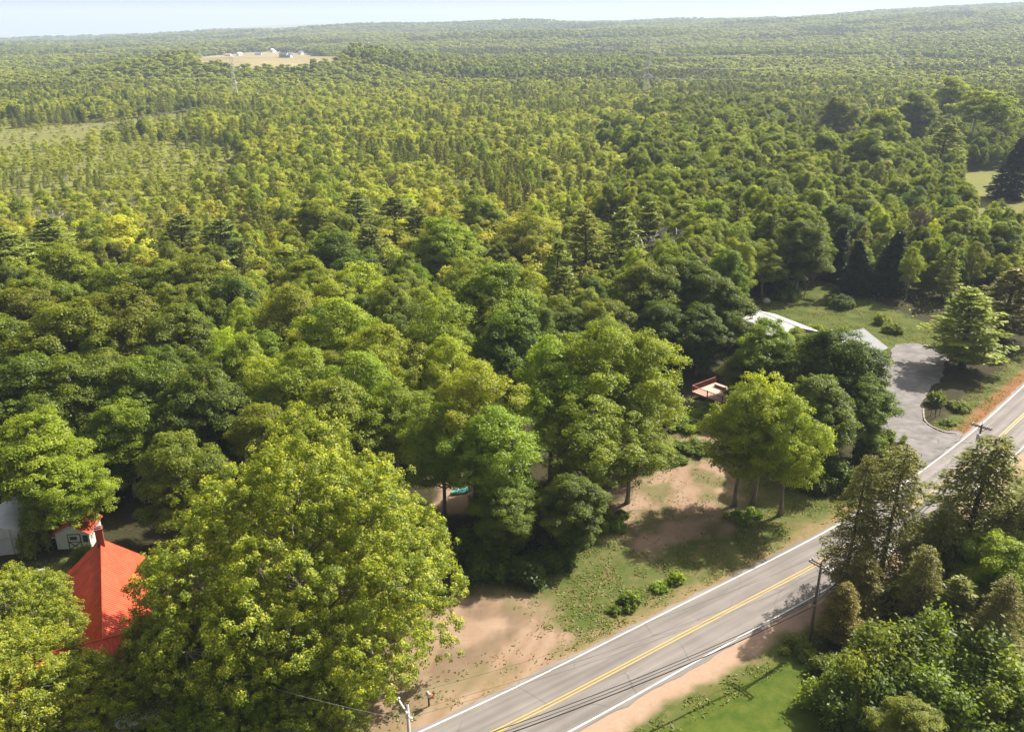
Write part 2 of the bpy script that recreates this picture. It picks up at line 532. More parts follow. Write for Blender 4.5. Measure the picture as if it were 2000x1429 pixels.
ln = mixc(N, ramp(nm.outputs[0], .35, .62), (.044, .080, .010, 1), (.110, .128, .022, 1))
ln = mixc(N, ramp(ng.outputs[0], .4, .7), mixc(N, .5, ln, (.03, .05, .006, 1)), ln)
nd = mixc(N, ramp(nf.outputs[0], .35, .65), (0.238, 0.097, 0.040, 1), (0.158, 0.086, 0.043, 1))
col = mixc(N, A('grass'), floor, gr)
mdw = mixc(N, ramp(nb.outputs[0], .35, .62), (.052, .080, .014, 1), (.125, .125, .034, 1))
mdw = mixc(N, ramp(ng.outputs[0], .35, .7), mixc(N, .5, mdw, (.025, .04, .008, 1)), mdw)
col = mixc(N, A('meadow'), col, mdw)
col = mixc(N, A('verge'), col, vg)
col = mixc(N, A('dirt'), col, dt)
col = mixc(N, A('needle'), col, nd)
col = mixc(N, A('lawn'), col, ln)
col = mixc(N, A('sand'), col, sn)
bp = N('ShaderNodeBump', ins={'Strength': .35, 'Distance': .05, 'Height': nf.outputs[0]})
p = N('ShaderNodeBsdfPrincipled', ins={'Base Color': col, 'Roughness': 1.0, 'Specular IOR Level': .08, 'Normal': bp.outputs[0]})
nt.links.new(p.outputs[0], out.inputs[0])
o = link('lot_ground', me, m); tag(o, 'bare tan earth, weeds and lawn beside the road', kind='structure')

# road
def roadmat(name, base, crack=.5, streak=(.035, .9, 1), blot=(.88, 1.1)):
    m, nt, N, out = nodes(name)
    uv = N('ShaderNodeAttribute', attribute_name='lane')      # x along, y across, metres
    v = uv.outputs['Vector']
    n1 = N('ShaderNodeTexNoise', ins={0: v, 'Scale': 14.0, 'Detail': 8.0, 'Roughness': .8})
    mp = N('ShaderNodeMapping', ins={0: v, 3: streak})
    n2 = N('ShaderNodeTexNoise', ins={0: mp.outputs[0], 'Scale': 1.6, 'Detail': 5.0})
    n3 = N('ShaderNodeTexNoise', ins={0: v, 'Scale': .25, 'Detail': 4.0})
    c = mixc(N, n1.outputs[0], c4([b * .78 for b in base]), c4([b * 1.2 for b in base]))
    mr = N('ShaderNodeMapRange', ins={0: n2.outputs[0], 1: .3, 2: .7, 3: .74, 4: 1.2})
    c = mixc(N, 1.0, c, mr.outputs[0], 'MULTIPLY')
    mr = N('ShaderNodeMapRange', ins={0: n3.outputs[0], 1: .3, 2: .7, 3: blot[0], 4: blot[1]})
    c = mixc(N, 1.0, c, mr.outputs[0], 'MULTIPLY')
    # cracks
    nd = N('ShaderNodeTexNoise', ins={0: v, 'Scale': .7, 'Detail': 4.0})
    vv = N('ShaderNodeMixRGB', ins={0: .16, 1: v, 2: nd.outputs[1]})
    mp2 = N('ShaderNodeMapping', ins={0: vv.outputs[0], 3: (.16, .30, 1)})
    vo = N('ShaderNodeTexVoronoi', feature='DISTANCE_TO_EDGE', ins={0: mp2.outputs[0], 'Scale': 1.0})
    th = N('ShaderNodeMapRange', ins={0: vo.outputs[0], 1: 0.0, 2: .012, 3: crack, 4: 0.0})
    gate = N('ShaderNodeMapRange', ins={0: n3.outputs[0], 1: .46, 2: .56})
    mu = N('ShaderNodeMath', operation='MULTIPLY', ins={0: th.outputs[0], 1: gate.outputs[0]})
    c = mixc(N, mu.outputs[0], c, (.05, .05, .05, 1))
    p = N('ShaderNodeBsdfPrincipled', ins={'Base Color': c, 'Roughness': .85, 'Specular IOR Level': .25})
    bp = N('ShaderNodeBump', ins={'Strength': .25, 'Distance': .01, 'Height': n1.outputs[0]})
    nt.links.new(bp.outputs[0], p.inputs['Normal'])
    nt.links.new(p.outputs[0], out.inputs[0])
    return m
roadmat('asphalt', (.172, .152, .137))
roadmat('old_asphalt', (.150, .136, .126), .7, (.5, .6, 1), (.70, 1.25))
def paintmat(name, col, under, wear=.5):
    m, nt, N, out = nodes(name)
    tc = N('ShaderNodeTexCoord')
    n1 = N('ShaderNodeTexNoise', ins={0: tc.outputs['Object'], 'Scale': 6.0, 'Detail': 8.0, 'Roughness': .75})
    n2 = N('ShaderNodeTexNoise', ins={0: tc.outputs['Object'], 'Scale': .35, 'Detail': 3.0})
    s = N('ShaderNodeMath', operation='ADD', ins={0: n1.outputs[0], 1: n2.outputs[0]})
    r_ = N('ShaderNodeMapRange', ins={0: s.outputs[0], 1: 1.05, 2: 1.3, 3: 0., 4: wear})
    c = mixc(N, r_.outputs[0], c4(col), c4(under))
    p = N('ShaderNodeBsdfPrincipled', ins={'Base Color': c, 'Roughness': .7})
    nt.links.new(p.outputs[0], out.inputs[0])
paintmat('white_paint', (.60, .58, .55), (.20, .19, .18), .9)
paintmat('yellow_paint', (.52, .30, .035), (.20, .17, .13), .8)
ln_ = np.concatenate([[0], np.cumsum(np.linalg.norm(np.diff(CEN, axis=0), axis=1))])
def road_piece(name, o0, o1, z, mat, parent=None, cols=1):
    offs = np.linspace(o0, o1, cols + 1)
    v = []; lane = []; f = []
    for i, (c, n) in enumerate(zip(CEN, LEFTN)):
        for off in offs:
            e = 0
            if cols > 1 and (off == offs[0] or off == offs[-1]):
                e = (float(fbm(ln_[i] / 1.7, off, 50, 3)) - .5) * .45
            q = c + n * (off + e)
            v.append((q[0], q[1], z)); lane.append((ln_[i], off, 0))
        if i:
            for k in range(cols):
                a = (i - 1) * (cols + 1) + k; b = i * (cols + 1) + k
                f.append((a, b, b + 1, a + 1))
    me = pymesh(name, v, f)
    t = me.attributes.new('lane', 'FLOAT_VECTOR', 'POINT'); t.data.foreach_set('vector', np.array(lane, np.float32).ravel())
    return link(name, me, mat, parent)
# denser centre line for ragged edges
_s = np.arange(0, ln_[-1], .6)
CEN = np.stack([np.interp(_s, ln_, CEN[:, 0]), np.interp(_s, ln_, CEN[:, 1])], 1)
for _ in range(20):
    CEN[1:-1] = CEN[1:-1] * .5 + (CEN[:-2] + CEN[2:]) * .25
_d = np.gradient(CEN, axis=0); _d /= np.linalg.norm(_d, axis=1, keepdims=True)
LEFTN = np.stack([-_d[:, 1], _d[:, 0]], 1); ln_ = _s
road = road_piece('road', 4.0, -4.0, .035, 'asphalt', None, 8); tag(road, 'grey two-lane country road with double yellow line', kind='structure')
for a, b in ((.22, .11), (-.11, -.22)):
    road_piece('centre_line', a, b, .040, 'yellow_paint', road)
for a, b in ((3.58, 3.44), (-3.44, -3.58)):
    road_piece('edge_line', a, b, .040, 'white_paint', road)
# dashed, broken edge paint where the pavement edge is patched
# driveway
DRV = fpx([(1742, 700), (1745, 676), (1800, 672), (1848, 684), (1842, 730), (1808, 775), (1800, 800), (1808, 826), (1840, 843), (1878, 850), (1800, 912), (1775, 870), (1735, 858), (1690, 800), (1640, 780), (1640, 730)])
def polysheet(name, poly, z, mat, step=.8, parent=None):
    xs = [q[0] for q in poly]; ys = [q[1] for q in poly]
    import bmesh
    bm = bmesh.new()
    vs = []
    n = len(poly)
    P_ = catmull(list(poly) + [poly[0]], 14)[:-1]
    for q in P_:
        e = [(float(fbm(q[0] / 1.6 + k * 31, q[1] / 1.6, 66, 3)) - .5) * 1.5 for k in (0, 1)]
        vs.append(bm.verts.new((q[0] + e[0], q[1] + e[1], z)))
    f = bm.faces.new(vs)
    if f.normal.z < 0: f.normal_flip()
    bmesh.ops.triangulate(bm, faces=[f])
    me = bpy.data.meshes.new(name); bm.to_mesh(me); bm.free()
    t = me.attributes.new('lane', 'FLOAT_VECTOR', 'POINT')
    co = np.empty(len(me.vertices) * 3, np.float32); me.vertices.foreach_get('co', co)
    t.data.foreach_set('vector', co)
    return link(name, me, mat, parent)
o = polysheet('driveway', DRV, .125, 'old_asphalt'); tag(o, 'cracked grey asphalt driveway in front of the garage', kind='structure')

# ------------------------------------------------------------------ tree makers (unit: metres, base at origin)
def sph(n):
    v = RNG.normal(size=(n, 3)); return unit(v)

def broadleaf(seed, h=18., r=5.5, base=.28, lobes=11, clump=1.1, spacing=1.25, per=85, leaf=.17, tip=0., ragged=.35, flat=.62, bark='bark_grey', leafm='maple_leaf', top=1.0, drop=0.0, ls=(.25, .44), skirt=0.0):
    global RNG
    RNG = np.random.default_rng(seed)
    cz0 = h * base; cz = (h + cz0) / 2; rz = (h - cz0) / 2
    # lobes fill an egg-shaped crown
    L = []
    for k in range(lobes * 30):
        d = sph(1)[0]; q = RNG.uniform(.45, .84)
        wid = 1.0 - skirt * d[2] if d[2] < 0 else 1 - .42 * d[2]
        c = np.array([d[0] * r * q * wid, d[1] * r * q * wid, cz + d[2] * rz * q * 1.05])
        s = r * RNG.uniform(*ls)
        if all(np.linalg.norm((c - a) / 1) > .62 * (s + b) for a, b in L):
            L.append((c, s))
        if len(L) >= lobes: break
    L.append((np.array([0, 0, h - r * ls[1] * .95]), r * ls[1] * .95))
    C = []; 
    for c, s in L:
        n = max(6, int(4 * math.pi * s * s / spacing ** 2 * .95))
        d = sph(n * 3)
        d = d[d[:, 2] > -.55][:n]
        rad = s * (1 - ragged * RNG.random(len(d)) ** 2 * .8 + .34 * RNG.random(len(d)) ** 3)
        C.append(np.concatenate([c + d * rad[:, None] * np.array([1, 1, .86]), d], 1))
    C = np.concatenate(C)
    # drop clumps buried inside other lobes
    keep = np.ones(len(C), bool)
    for c, s in L:
        keep &= ~(np.linalg.norm((C[:, :3] - c) / np.array([1, 1, .86]), axis=1) < s * .66)
    keep &= C[:, 2] > cz0 * .75
    C = C[keep]
    keep = RNG.random(len(C)) > drop
    C = C[keep]
    nC = len(C)
    cr = clump * (.42 + 1.05 * RNG.random(nC) ** 1.4)
    per_i = np.maximum(12, (per * (cr / clump) ** 2)).astype(int)
    idx = np.repeat(np.arange(nC), per_i)
    n = len(idx)
    d = sph(n)
    d[:, 2] = np.where(d[:, 2] < -.25, -d[:, 2], d[:, 2])
    rr = RNG.random(n) ** .45
    loc = d * rr[:, None] * cr[idx, None] * np.array([1, 1, flat])
    # umbrella droop of each spray
    loc[:, 2] -= .16 * (loc[:, 0] ** 2 + loc[:, 1] ** 2) / cr[idx]
    P_ = C[idx, :3] + loc
    nrm = unit(d * .55 + C[idx, 3:] * .35 + np.array([0, 0, .55]) + RNG.normal(size=(n, 3)) * .42)
    ct = RNG.normal(.5, .17, nC)
    tint = ct[idx] + RNG.normal(0, .2, n) + .12 * d[:, 2]
    sz = leaf * RNG.uniform(.65, 1.35, n)
    tp = None
    if tip:
        tp = (np.clip((d[:, 2] - .25) * 1.6, 0, 1) * (rr > .55) * (RNG.random(n) < tip)) * (RNG.random(nC) < .85)[idx] * RNG.uniform(.4, 1, n)
    me = leafmesh('crown', P_, nrm, sz * 1.25, sz * .8, tint, tp)
    me.materials.append(MATS[leafm])
    # trunk and limbs
    mb = MB()
    tr = h * .0165
    tz = h * .62
    ph = RNG.uniform(0, 6.28)
    def axis(z):
        return np.array([math.sin(z * .35 + ph) * .22, math.cos(z * .27 + ph) * .22, z]) - np.array([math.sin(ph) * .22, math.cos(ph) * .22, 0])
    zs = np.linspace(-.3, h * .86, 10)
    mb.tube([axis(z) for z in zs], [tr * (1.35 if i == 0 else 1) * (1 - .85 * max(0, z) / (h * .9)) + .02 for i, z in enumerate(zs)], 7)
    for c, s in L[:-1]:
        z0 = max(cz0 * .7, min(h * .7, c[2] - np.hypot(c[0], c[1]) * .9))
        a = axis(z0); mid = a * .45 + c * .55 + np.array([0, 0, -.25])
        r0 = tr * (1 - .85 * z0 / (h * .9)) * .6
        mb.tube([a, mid, c], [r0, r0 * .62, r0 * .3], 5, False)
        near = C[np.linalg.norm(C[:, :3] - c, axis=1) < s * 1.15][:7]
        for q in near:
            mb.tube([c, (c + q[:3]) / 2 + RNG.normal(size=3) * .15, q[:3]], [r0 * .3, r0 * .2, .012], 3, False)
    tm = mb.mesh('trunk', True); tm.materials.append(MATS[bark])
    return dict(h=h, r=r, crown=me, trunk=tm)

def pine(seed, h=17., r=3.6, base=.18, step=.75, cards=46, size=.26, mat='pine_needle', shape=1.0, droop=0.10, up=.35, gap=.12, bark='bark_dark', per=5):
    global RNG
    RNG = np.random.default_rng(seed)
    mb = MB()
    zs = np.linspace(-.3, h * .985, 9)
    lean = RNG.normal(size=2) * .25
    def axis(z):
        t = z / h
        return np.array([lean[0] * t * t * 2, lean[1] * t * t * 2, z])
    tr = h * .0135
    mb.tube([axis(z) for z in zs], [tr * (1.3 if i == 0 else 1) * (1 - .93 * max(0, z) / h) + .015 for i, z in enumerate(zs)], 6)
    P_, Nn, TT, tn, LL = [], [], [], [], []
    z = h * base
    while z < h * .975:
        t = (z - h * base) / (h * (1 - base))
        prof = (1 - t) ** (.72 * shape) * (.55 + .45 * min(1, t / .22))
        nb = per + int(RNG.integers(0, 2))
        a0 = RNG.uniform(0, 6.28)
        for k in range(nb):
            if RNG.random() < gap: continue
            a = a0 + k * 6.283 / nb + RNG.normal() * .25
            bl = max(.35, r * prof * RNG.uniform(.62, 1.18))
            el = up * t + RNG.normal() * .08 - droop * (1 - t)
            u = np.array([math.cos(a), math.sin(a), 0]); zz = z + RNG.normal() * step * .22
            nseg = 5
            pts = []
            for q in np.linspace(0, 1, nseg):
                pts.append(axis(zz) + u * bl * q + np.array([0, 0, bl * (el * q + .16 * q * q * (1 if droop < .3 else -1.3))]))
            pts = np.array(pts)
            mb.tube(pts, list(np.linspace(.028 + bl * .009, .008, nseg)), 3, False)
            n = int(cards * (bl / r) ** 1.15) + 10
            q = .22 + .78 * RNG.random(n) ** .72
            fi = q * (nseg - 1); i0 = np.minimum(fi.astype(int), nseg - 2); fr = (fi - i0)[:, None]
            bp_ = pts[i0] * (1 - fr) + pts[i0 + 1] * fr
            side = np.array([-u[1], u[0], 0])
            wd = bl * .30 * (1.1 - q) + .16
            sd_ = RNG.normal(size=n) * wd
            bp_ = bp_ + side * sd_[:, None] + np.array([0, 0, 1]) * (RNG.normal(size=n) * .10 - np.abs(sd_) * droop * .8 + .05)[:, None]
            T = unit(u * 1.0 + side * (np.sign(sd_) * .8)[:, None] + np.array([0, 0, .35 if droop < .3 else -.35]) + RNG.normal(size=(n, 3)) * .35)
            nr = unit(np.array([0, 0, 1.0]) + RNG.normal(size=(n, 3)) * .55 + u * .2)
            P_.append(bp_); Nn.append(nr); TT.append(T)
            tn.append(RNG.normal(.5, .14) + RNG.normal(0, .18, n) + (q - .6) * .35)
            LL.append(size * RNG.uniform(.6, 1.35, n))
        z += step * RNG.uniform(.75, 1.25) * (1 - .35 * t)
    P_ = np.concatenate(P_); Nn = np.concatenate(Nn); TT = np.concatenate(TT); tn = np.concatenate(tn); LL = np.concatenate(LL)
    me = leafmesh('crown', P_, Nn, LL * 1.25, LL * .5, tn, None, TT)
    me.materials.append(MATS[mat])
    tm = mb.mesh('trunk', True); tm.materials.append(MATS[bark])
    return dict(h=h, r=r, crown=me, trunk=tm)

def deadtree(seed, h=13., spread=.5, depth=6, mat='dead_wood'):
    rnd = random.Random(seed)
    t = MB(); c = MB()
    def grow(p, d, ln, r, lv):
        pts = [p]; rr = [r]
        n = 3
        for i in range(n):
            d = unit(d + np.array([rnd.gauss(0, .12), rnd.gauss(0, .12), rnd.gauss(0, .06) + .05]))
            p = p + d * ln / n; pts.append(p); rr.append(r * (1 - .42 * (i + 1) / n))
        (t if lv == 0 else c).tube(pts, rr if lv < 2 else [q + .03 for q in rr], 5 if lv < 2 else 3, False)
        if lv >= depth: return
        for k in range(3 if lv < 3 else 2):
            b = pts[rnd.randint(1, n)]
            a = rnd.uniform(0, 6.28)
            nd = unit(d + np.array([math.cos(a), math.sin(a), rnd.uniform(-.1, .35)]) * spread * rnd.uniform(.8, 1.5))
            grow(b, nd, ln * rnd.uniform(.5, .74), rr[-1] * rnd.uniform(.55, .8), lv + 1)
    for s in range(1):
        grow(np.array([0, 0, -.2]), np.array([0, 0, 1.]), h * .42, h * .016, 0)
    for k in range(4):
        a = k * 1.57 + rnd.random()
        grow(np.array([0, 0, h * (.3 + .08 * k / 3)]), unit(np.array([math.cos(a) * .6, math.sin(a) * .6, 1])), h * .26, h * .008, 1)
    hm = max(v[2] for v in c.v); rm = max(math.hypot(v[0], v[1]) for v in c.v)
    tm = t.mesh('trunk', True); tm.materials.append(MATS[mat])
    cm = c.mesh('branches'); cm.materials.append(MATS[mat])
    return dict(h=hm, r=rm, crown=cm, trunk=tm, bare=True)

def shrub(seed, h=1.6, r=1.4, n=1600, leaf=.13, leafm='shrub_leaf'):
    global RNG
    RNG = np.random.default_rng(seed)
    k = 22
    ang_ = RNG.uniform(0, 6.28, k); rad_ = r * RNG.random(k) ** .7
    hh_ = h * (1 - .55 * (rad_ / r) ** 1.5) * RNG.uniform(.45, 1.0, k)
    cc = np.stack([np.cos(ang_) * rad_, np.sin(ang_) * rad_, hh_ * .72], 1)
    cs = RNG.uniform(.16, .36, k)
    idx = RNG.integers(0, k, n)
    d = sph(n); d[:, 2] = np.where(d[:, 2] < -.4, -d[:, 2], d[:, 2])
    P_ = cc[idx] + d * (np.abs(RNG.normal(.55, .32, n)) * cs[idx])[:, None] * np.array([r, r, h * .95])
    low = RNG.random(n) < .25
    P_[low, 2] *= RNG.random(low.sum())
    P_[:, 2] = np.abs(P_[:, 2]) + .03
    nrm = unit(d * .6 + np.array([0, 0, .5]) + RNG.normal(size=(n, 3)) * .5)
    sz = leaf * RNG.uniform(.5, 1.5, n)
    me = leafmesh('foliage', P_, nrm, sz * 1.3, sz * .7, RNG.normal(.5, .22, k)[idx] + RNG.normal(0, .2, n))
    me.materials.append(MATS[leafm])
    mb = MB()
    for q in cc[:12]:
        mb.tube([(q[0] * .2, q[1] * .2, -.1), q * .5 + np.array([0, 0, .1]), q], [.03, .02, .008], 4, False)
    tm = mb.mesh('stem', True); tm.materials.append(MATS['bark_dark'])
    return dict(h=h, r=r, crown=me, trunk=tm, shrub=True)

K = {}
K['hero'] = [broadleaf(101, 22, 14.2, .02, 66, .50, .96, 74, .080, tip=.65, ragged=.6, flat=1.1, leafm='yellow_maple_leaf', ls=(.17, .27), skirt=.55)]
K['big'] = [broadleaf(103, 16, 7.6, .08, 26, .44, .74, 62, .072, tip=.65, ragged=.6, flat=1.1, leafm='yellow_maple_leaf')]
K['tall'] = [broadleaf(350, 26, 5.6, .46, 14, .9, 1.25, 75, .13, ragged=.6, flat=.8, leafm='ash_leaf', bark='bark_pale')]
K['maple'] = [broadleaf(200 + i, 18, 5.6, .16, 19, .90, 1.12, 165, .100, ragged=.6, flat=.75) for i in range(3)]
K['ash'] = [broadleaf(300 + i, 18, 5.2, .24, 21, .80, 1.02, 92, .090, drop=.12, ragged=.65, flat=.8, leafm='ash_leaf') for i in range(3)]
K['birch'] = [broadleaf(400 + i, 11, 2.4, .16, 11, .62, .86, 50, .115, ragged=.75, flat=.95, leafm='birch_leaf', bark='bark_pale', drop=.12) for i in range(4)]
K['pine'] = [pine(500 + i, 17, 3.7, .16, .80, 95, .185) for i in range(4)]
K['hemlock'] = [pine(600 + i, 16, 3.3, .10, .50, 150, .105, 'hemlock_needle', .62, .32, .10, .24, per=5) for i in range(3)]
K['spruce'] = [pine(650 + i, 14, 2.6, .04, .48, 60, .20, 'spruce_needle', 1.15, .34, .25, .05, per=6) for i in range(2)]
K['dead'] = [deadtree(700, 12), deadtree(701, 11, .55), deadtree(702, 9, .42, 6, 'dead_wood_brown')]
K['shrub'] = [shrub(750 + i, n=2600, leaf=.095) for i in range(4)]
K['bush'] = [shrub(760 + i, 4.5, 2.6, 9000, .12, 'maple_leaf') for i in range(4)]
K['thick'] = [shrub(780 + i, 8.0, 4.0, 30000, .135, 'maple_leaf') for i in range(2)]
K['far_leaf'] = [broadleaf(800 + i, 15, 4.3, .12, 9, 1.35, 1.6, 11, .48, ragged=.5, leafm='far_leaf') for i in range(3)]
K['far_dark'] = [broadleaf(830 + i, 16, 4.8, .10, 9, 1.35, 1.6, 12, .46, ragged=.5) for i in range(2)]
K['far_pine'] = [pine(850 + i, 14, 3.0, .10, 1.25, 13, .55, 'far_needle') for i in range(2)]
NAMES = dict(hero='maple_tree', tall='ash_tree', big='maple_tree', maple='maple_tree', ash='ash_tree', birch='birch_tree', pine='pine_tree', hemlock='hemlock_tree', spruce='spruce_tree', dead='dead_tree', shrub='shrub', bush='shrub', thick='tall_shrub', far_leaf='broadleaf_tree', far_dark='broadleaf_tree', far_pine='pine_tree')
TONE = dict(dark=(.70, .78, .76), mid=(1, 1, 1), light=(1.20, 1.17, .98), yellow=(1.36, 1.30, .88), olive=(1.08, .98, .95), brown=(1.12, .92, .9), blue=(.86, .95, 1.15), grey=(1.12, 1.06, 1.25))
TREES = []          # planted positions, to keep the fill apart
def plant(kind, x, y, h, rad, tone='mid', label=None, cat=None, group=None, var=None, rz=None):
    pr = K[kind][random.randrange(len(K[kind])) if var is None else var]
    z = float(hfun(x, y))
    o = empty(NAMES[kind], (x, y, z), random.uniform(0, 6.28) if rz is None else rz, label, cat or ('shrub' if pr.get('shrub') else 'tree'), group)
    s = rad / pr['r']
    o.scale = (s, s, h / pr['h'])
    t = link('stem' if pr.get('shrub') else 'trunk', pr['trunk'], None, o)
    c = link('foliage' if pr.get('shrub') else ('branches' if pr.get('bare') else 'crown'), pr['crown'], None, o)
    c.color = (*[q * random.uniform(.95, 1.05) for q in TONE[tone]], 1)
    TREES.append((x, y, rad))
    return o
def plant_px(kind, px, py, wpx, h, tone='mid', label=None, group=None, var=None, f=1.0):
    """plant so that the apex of an h metre tree shows at a photo pixel and the crown is wpx wide"""
    p = at(px, py, h)
    dist = (p - Vector((0, 0, CAMH))).length
    rad = min(wpx / 2 / FPX * dist * (1.3 if kind in ('pine', 'spruce') else 1), h * (.62 if kind in ('big', 'dead', 'pine', 'thick') else .40))
    q = Vector((p.x, p.y))
    return plant(kind, q.x, q.y, h, rad, tone, label, None, group, var)

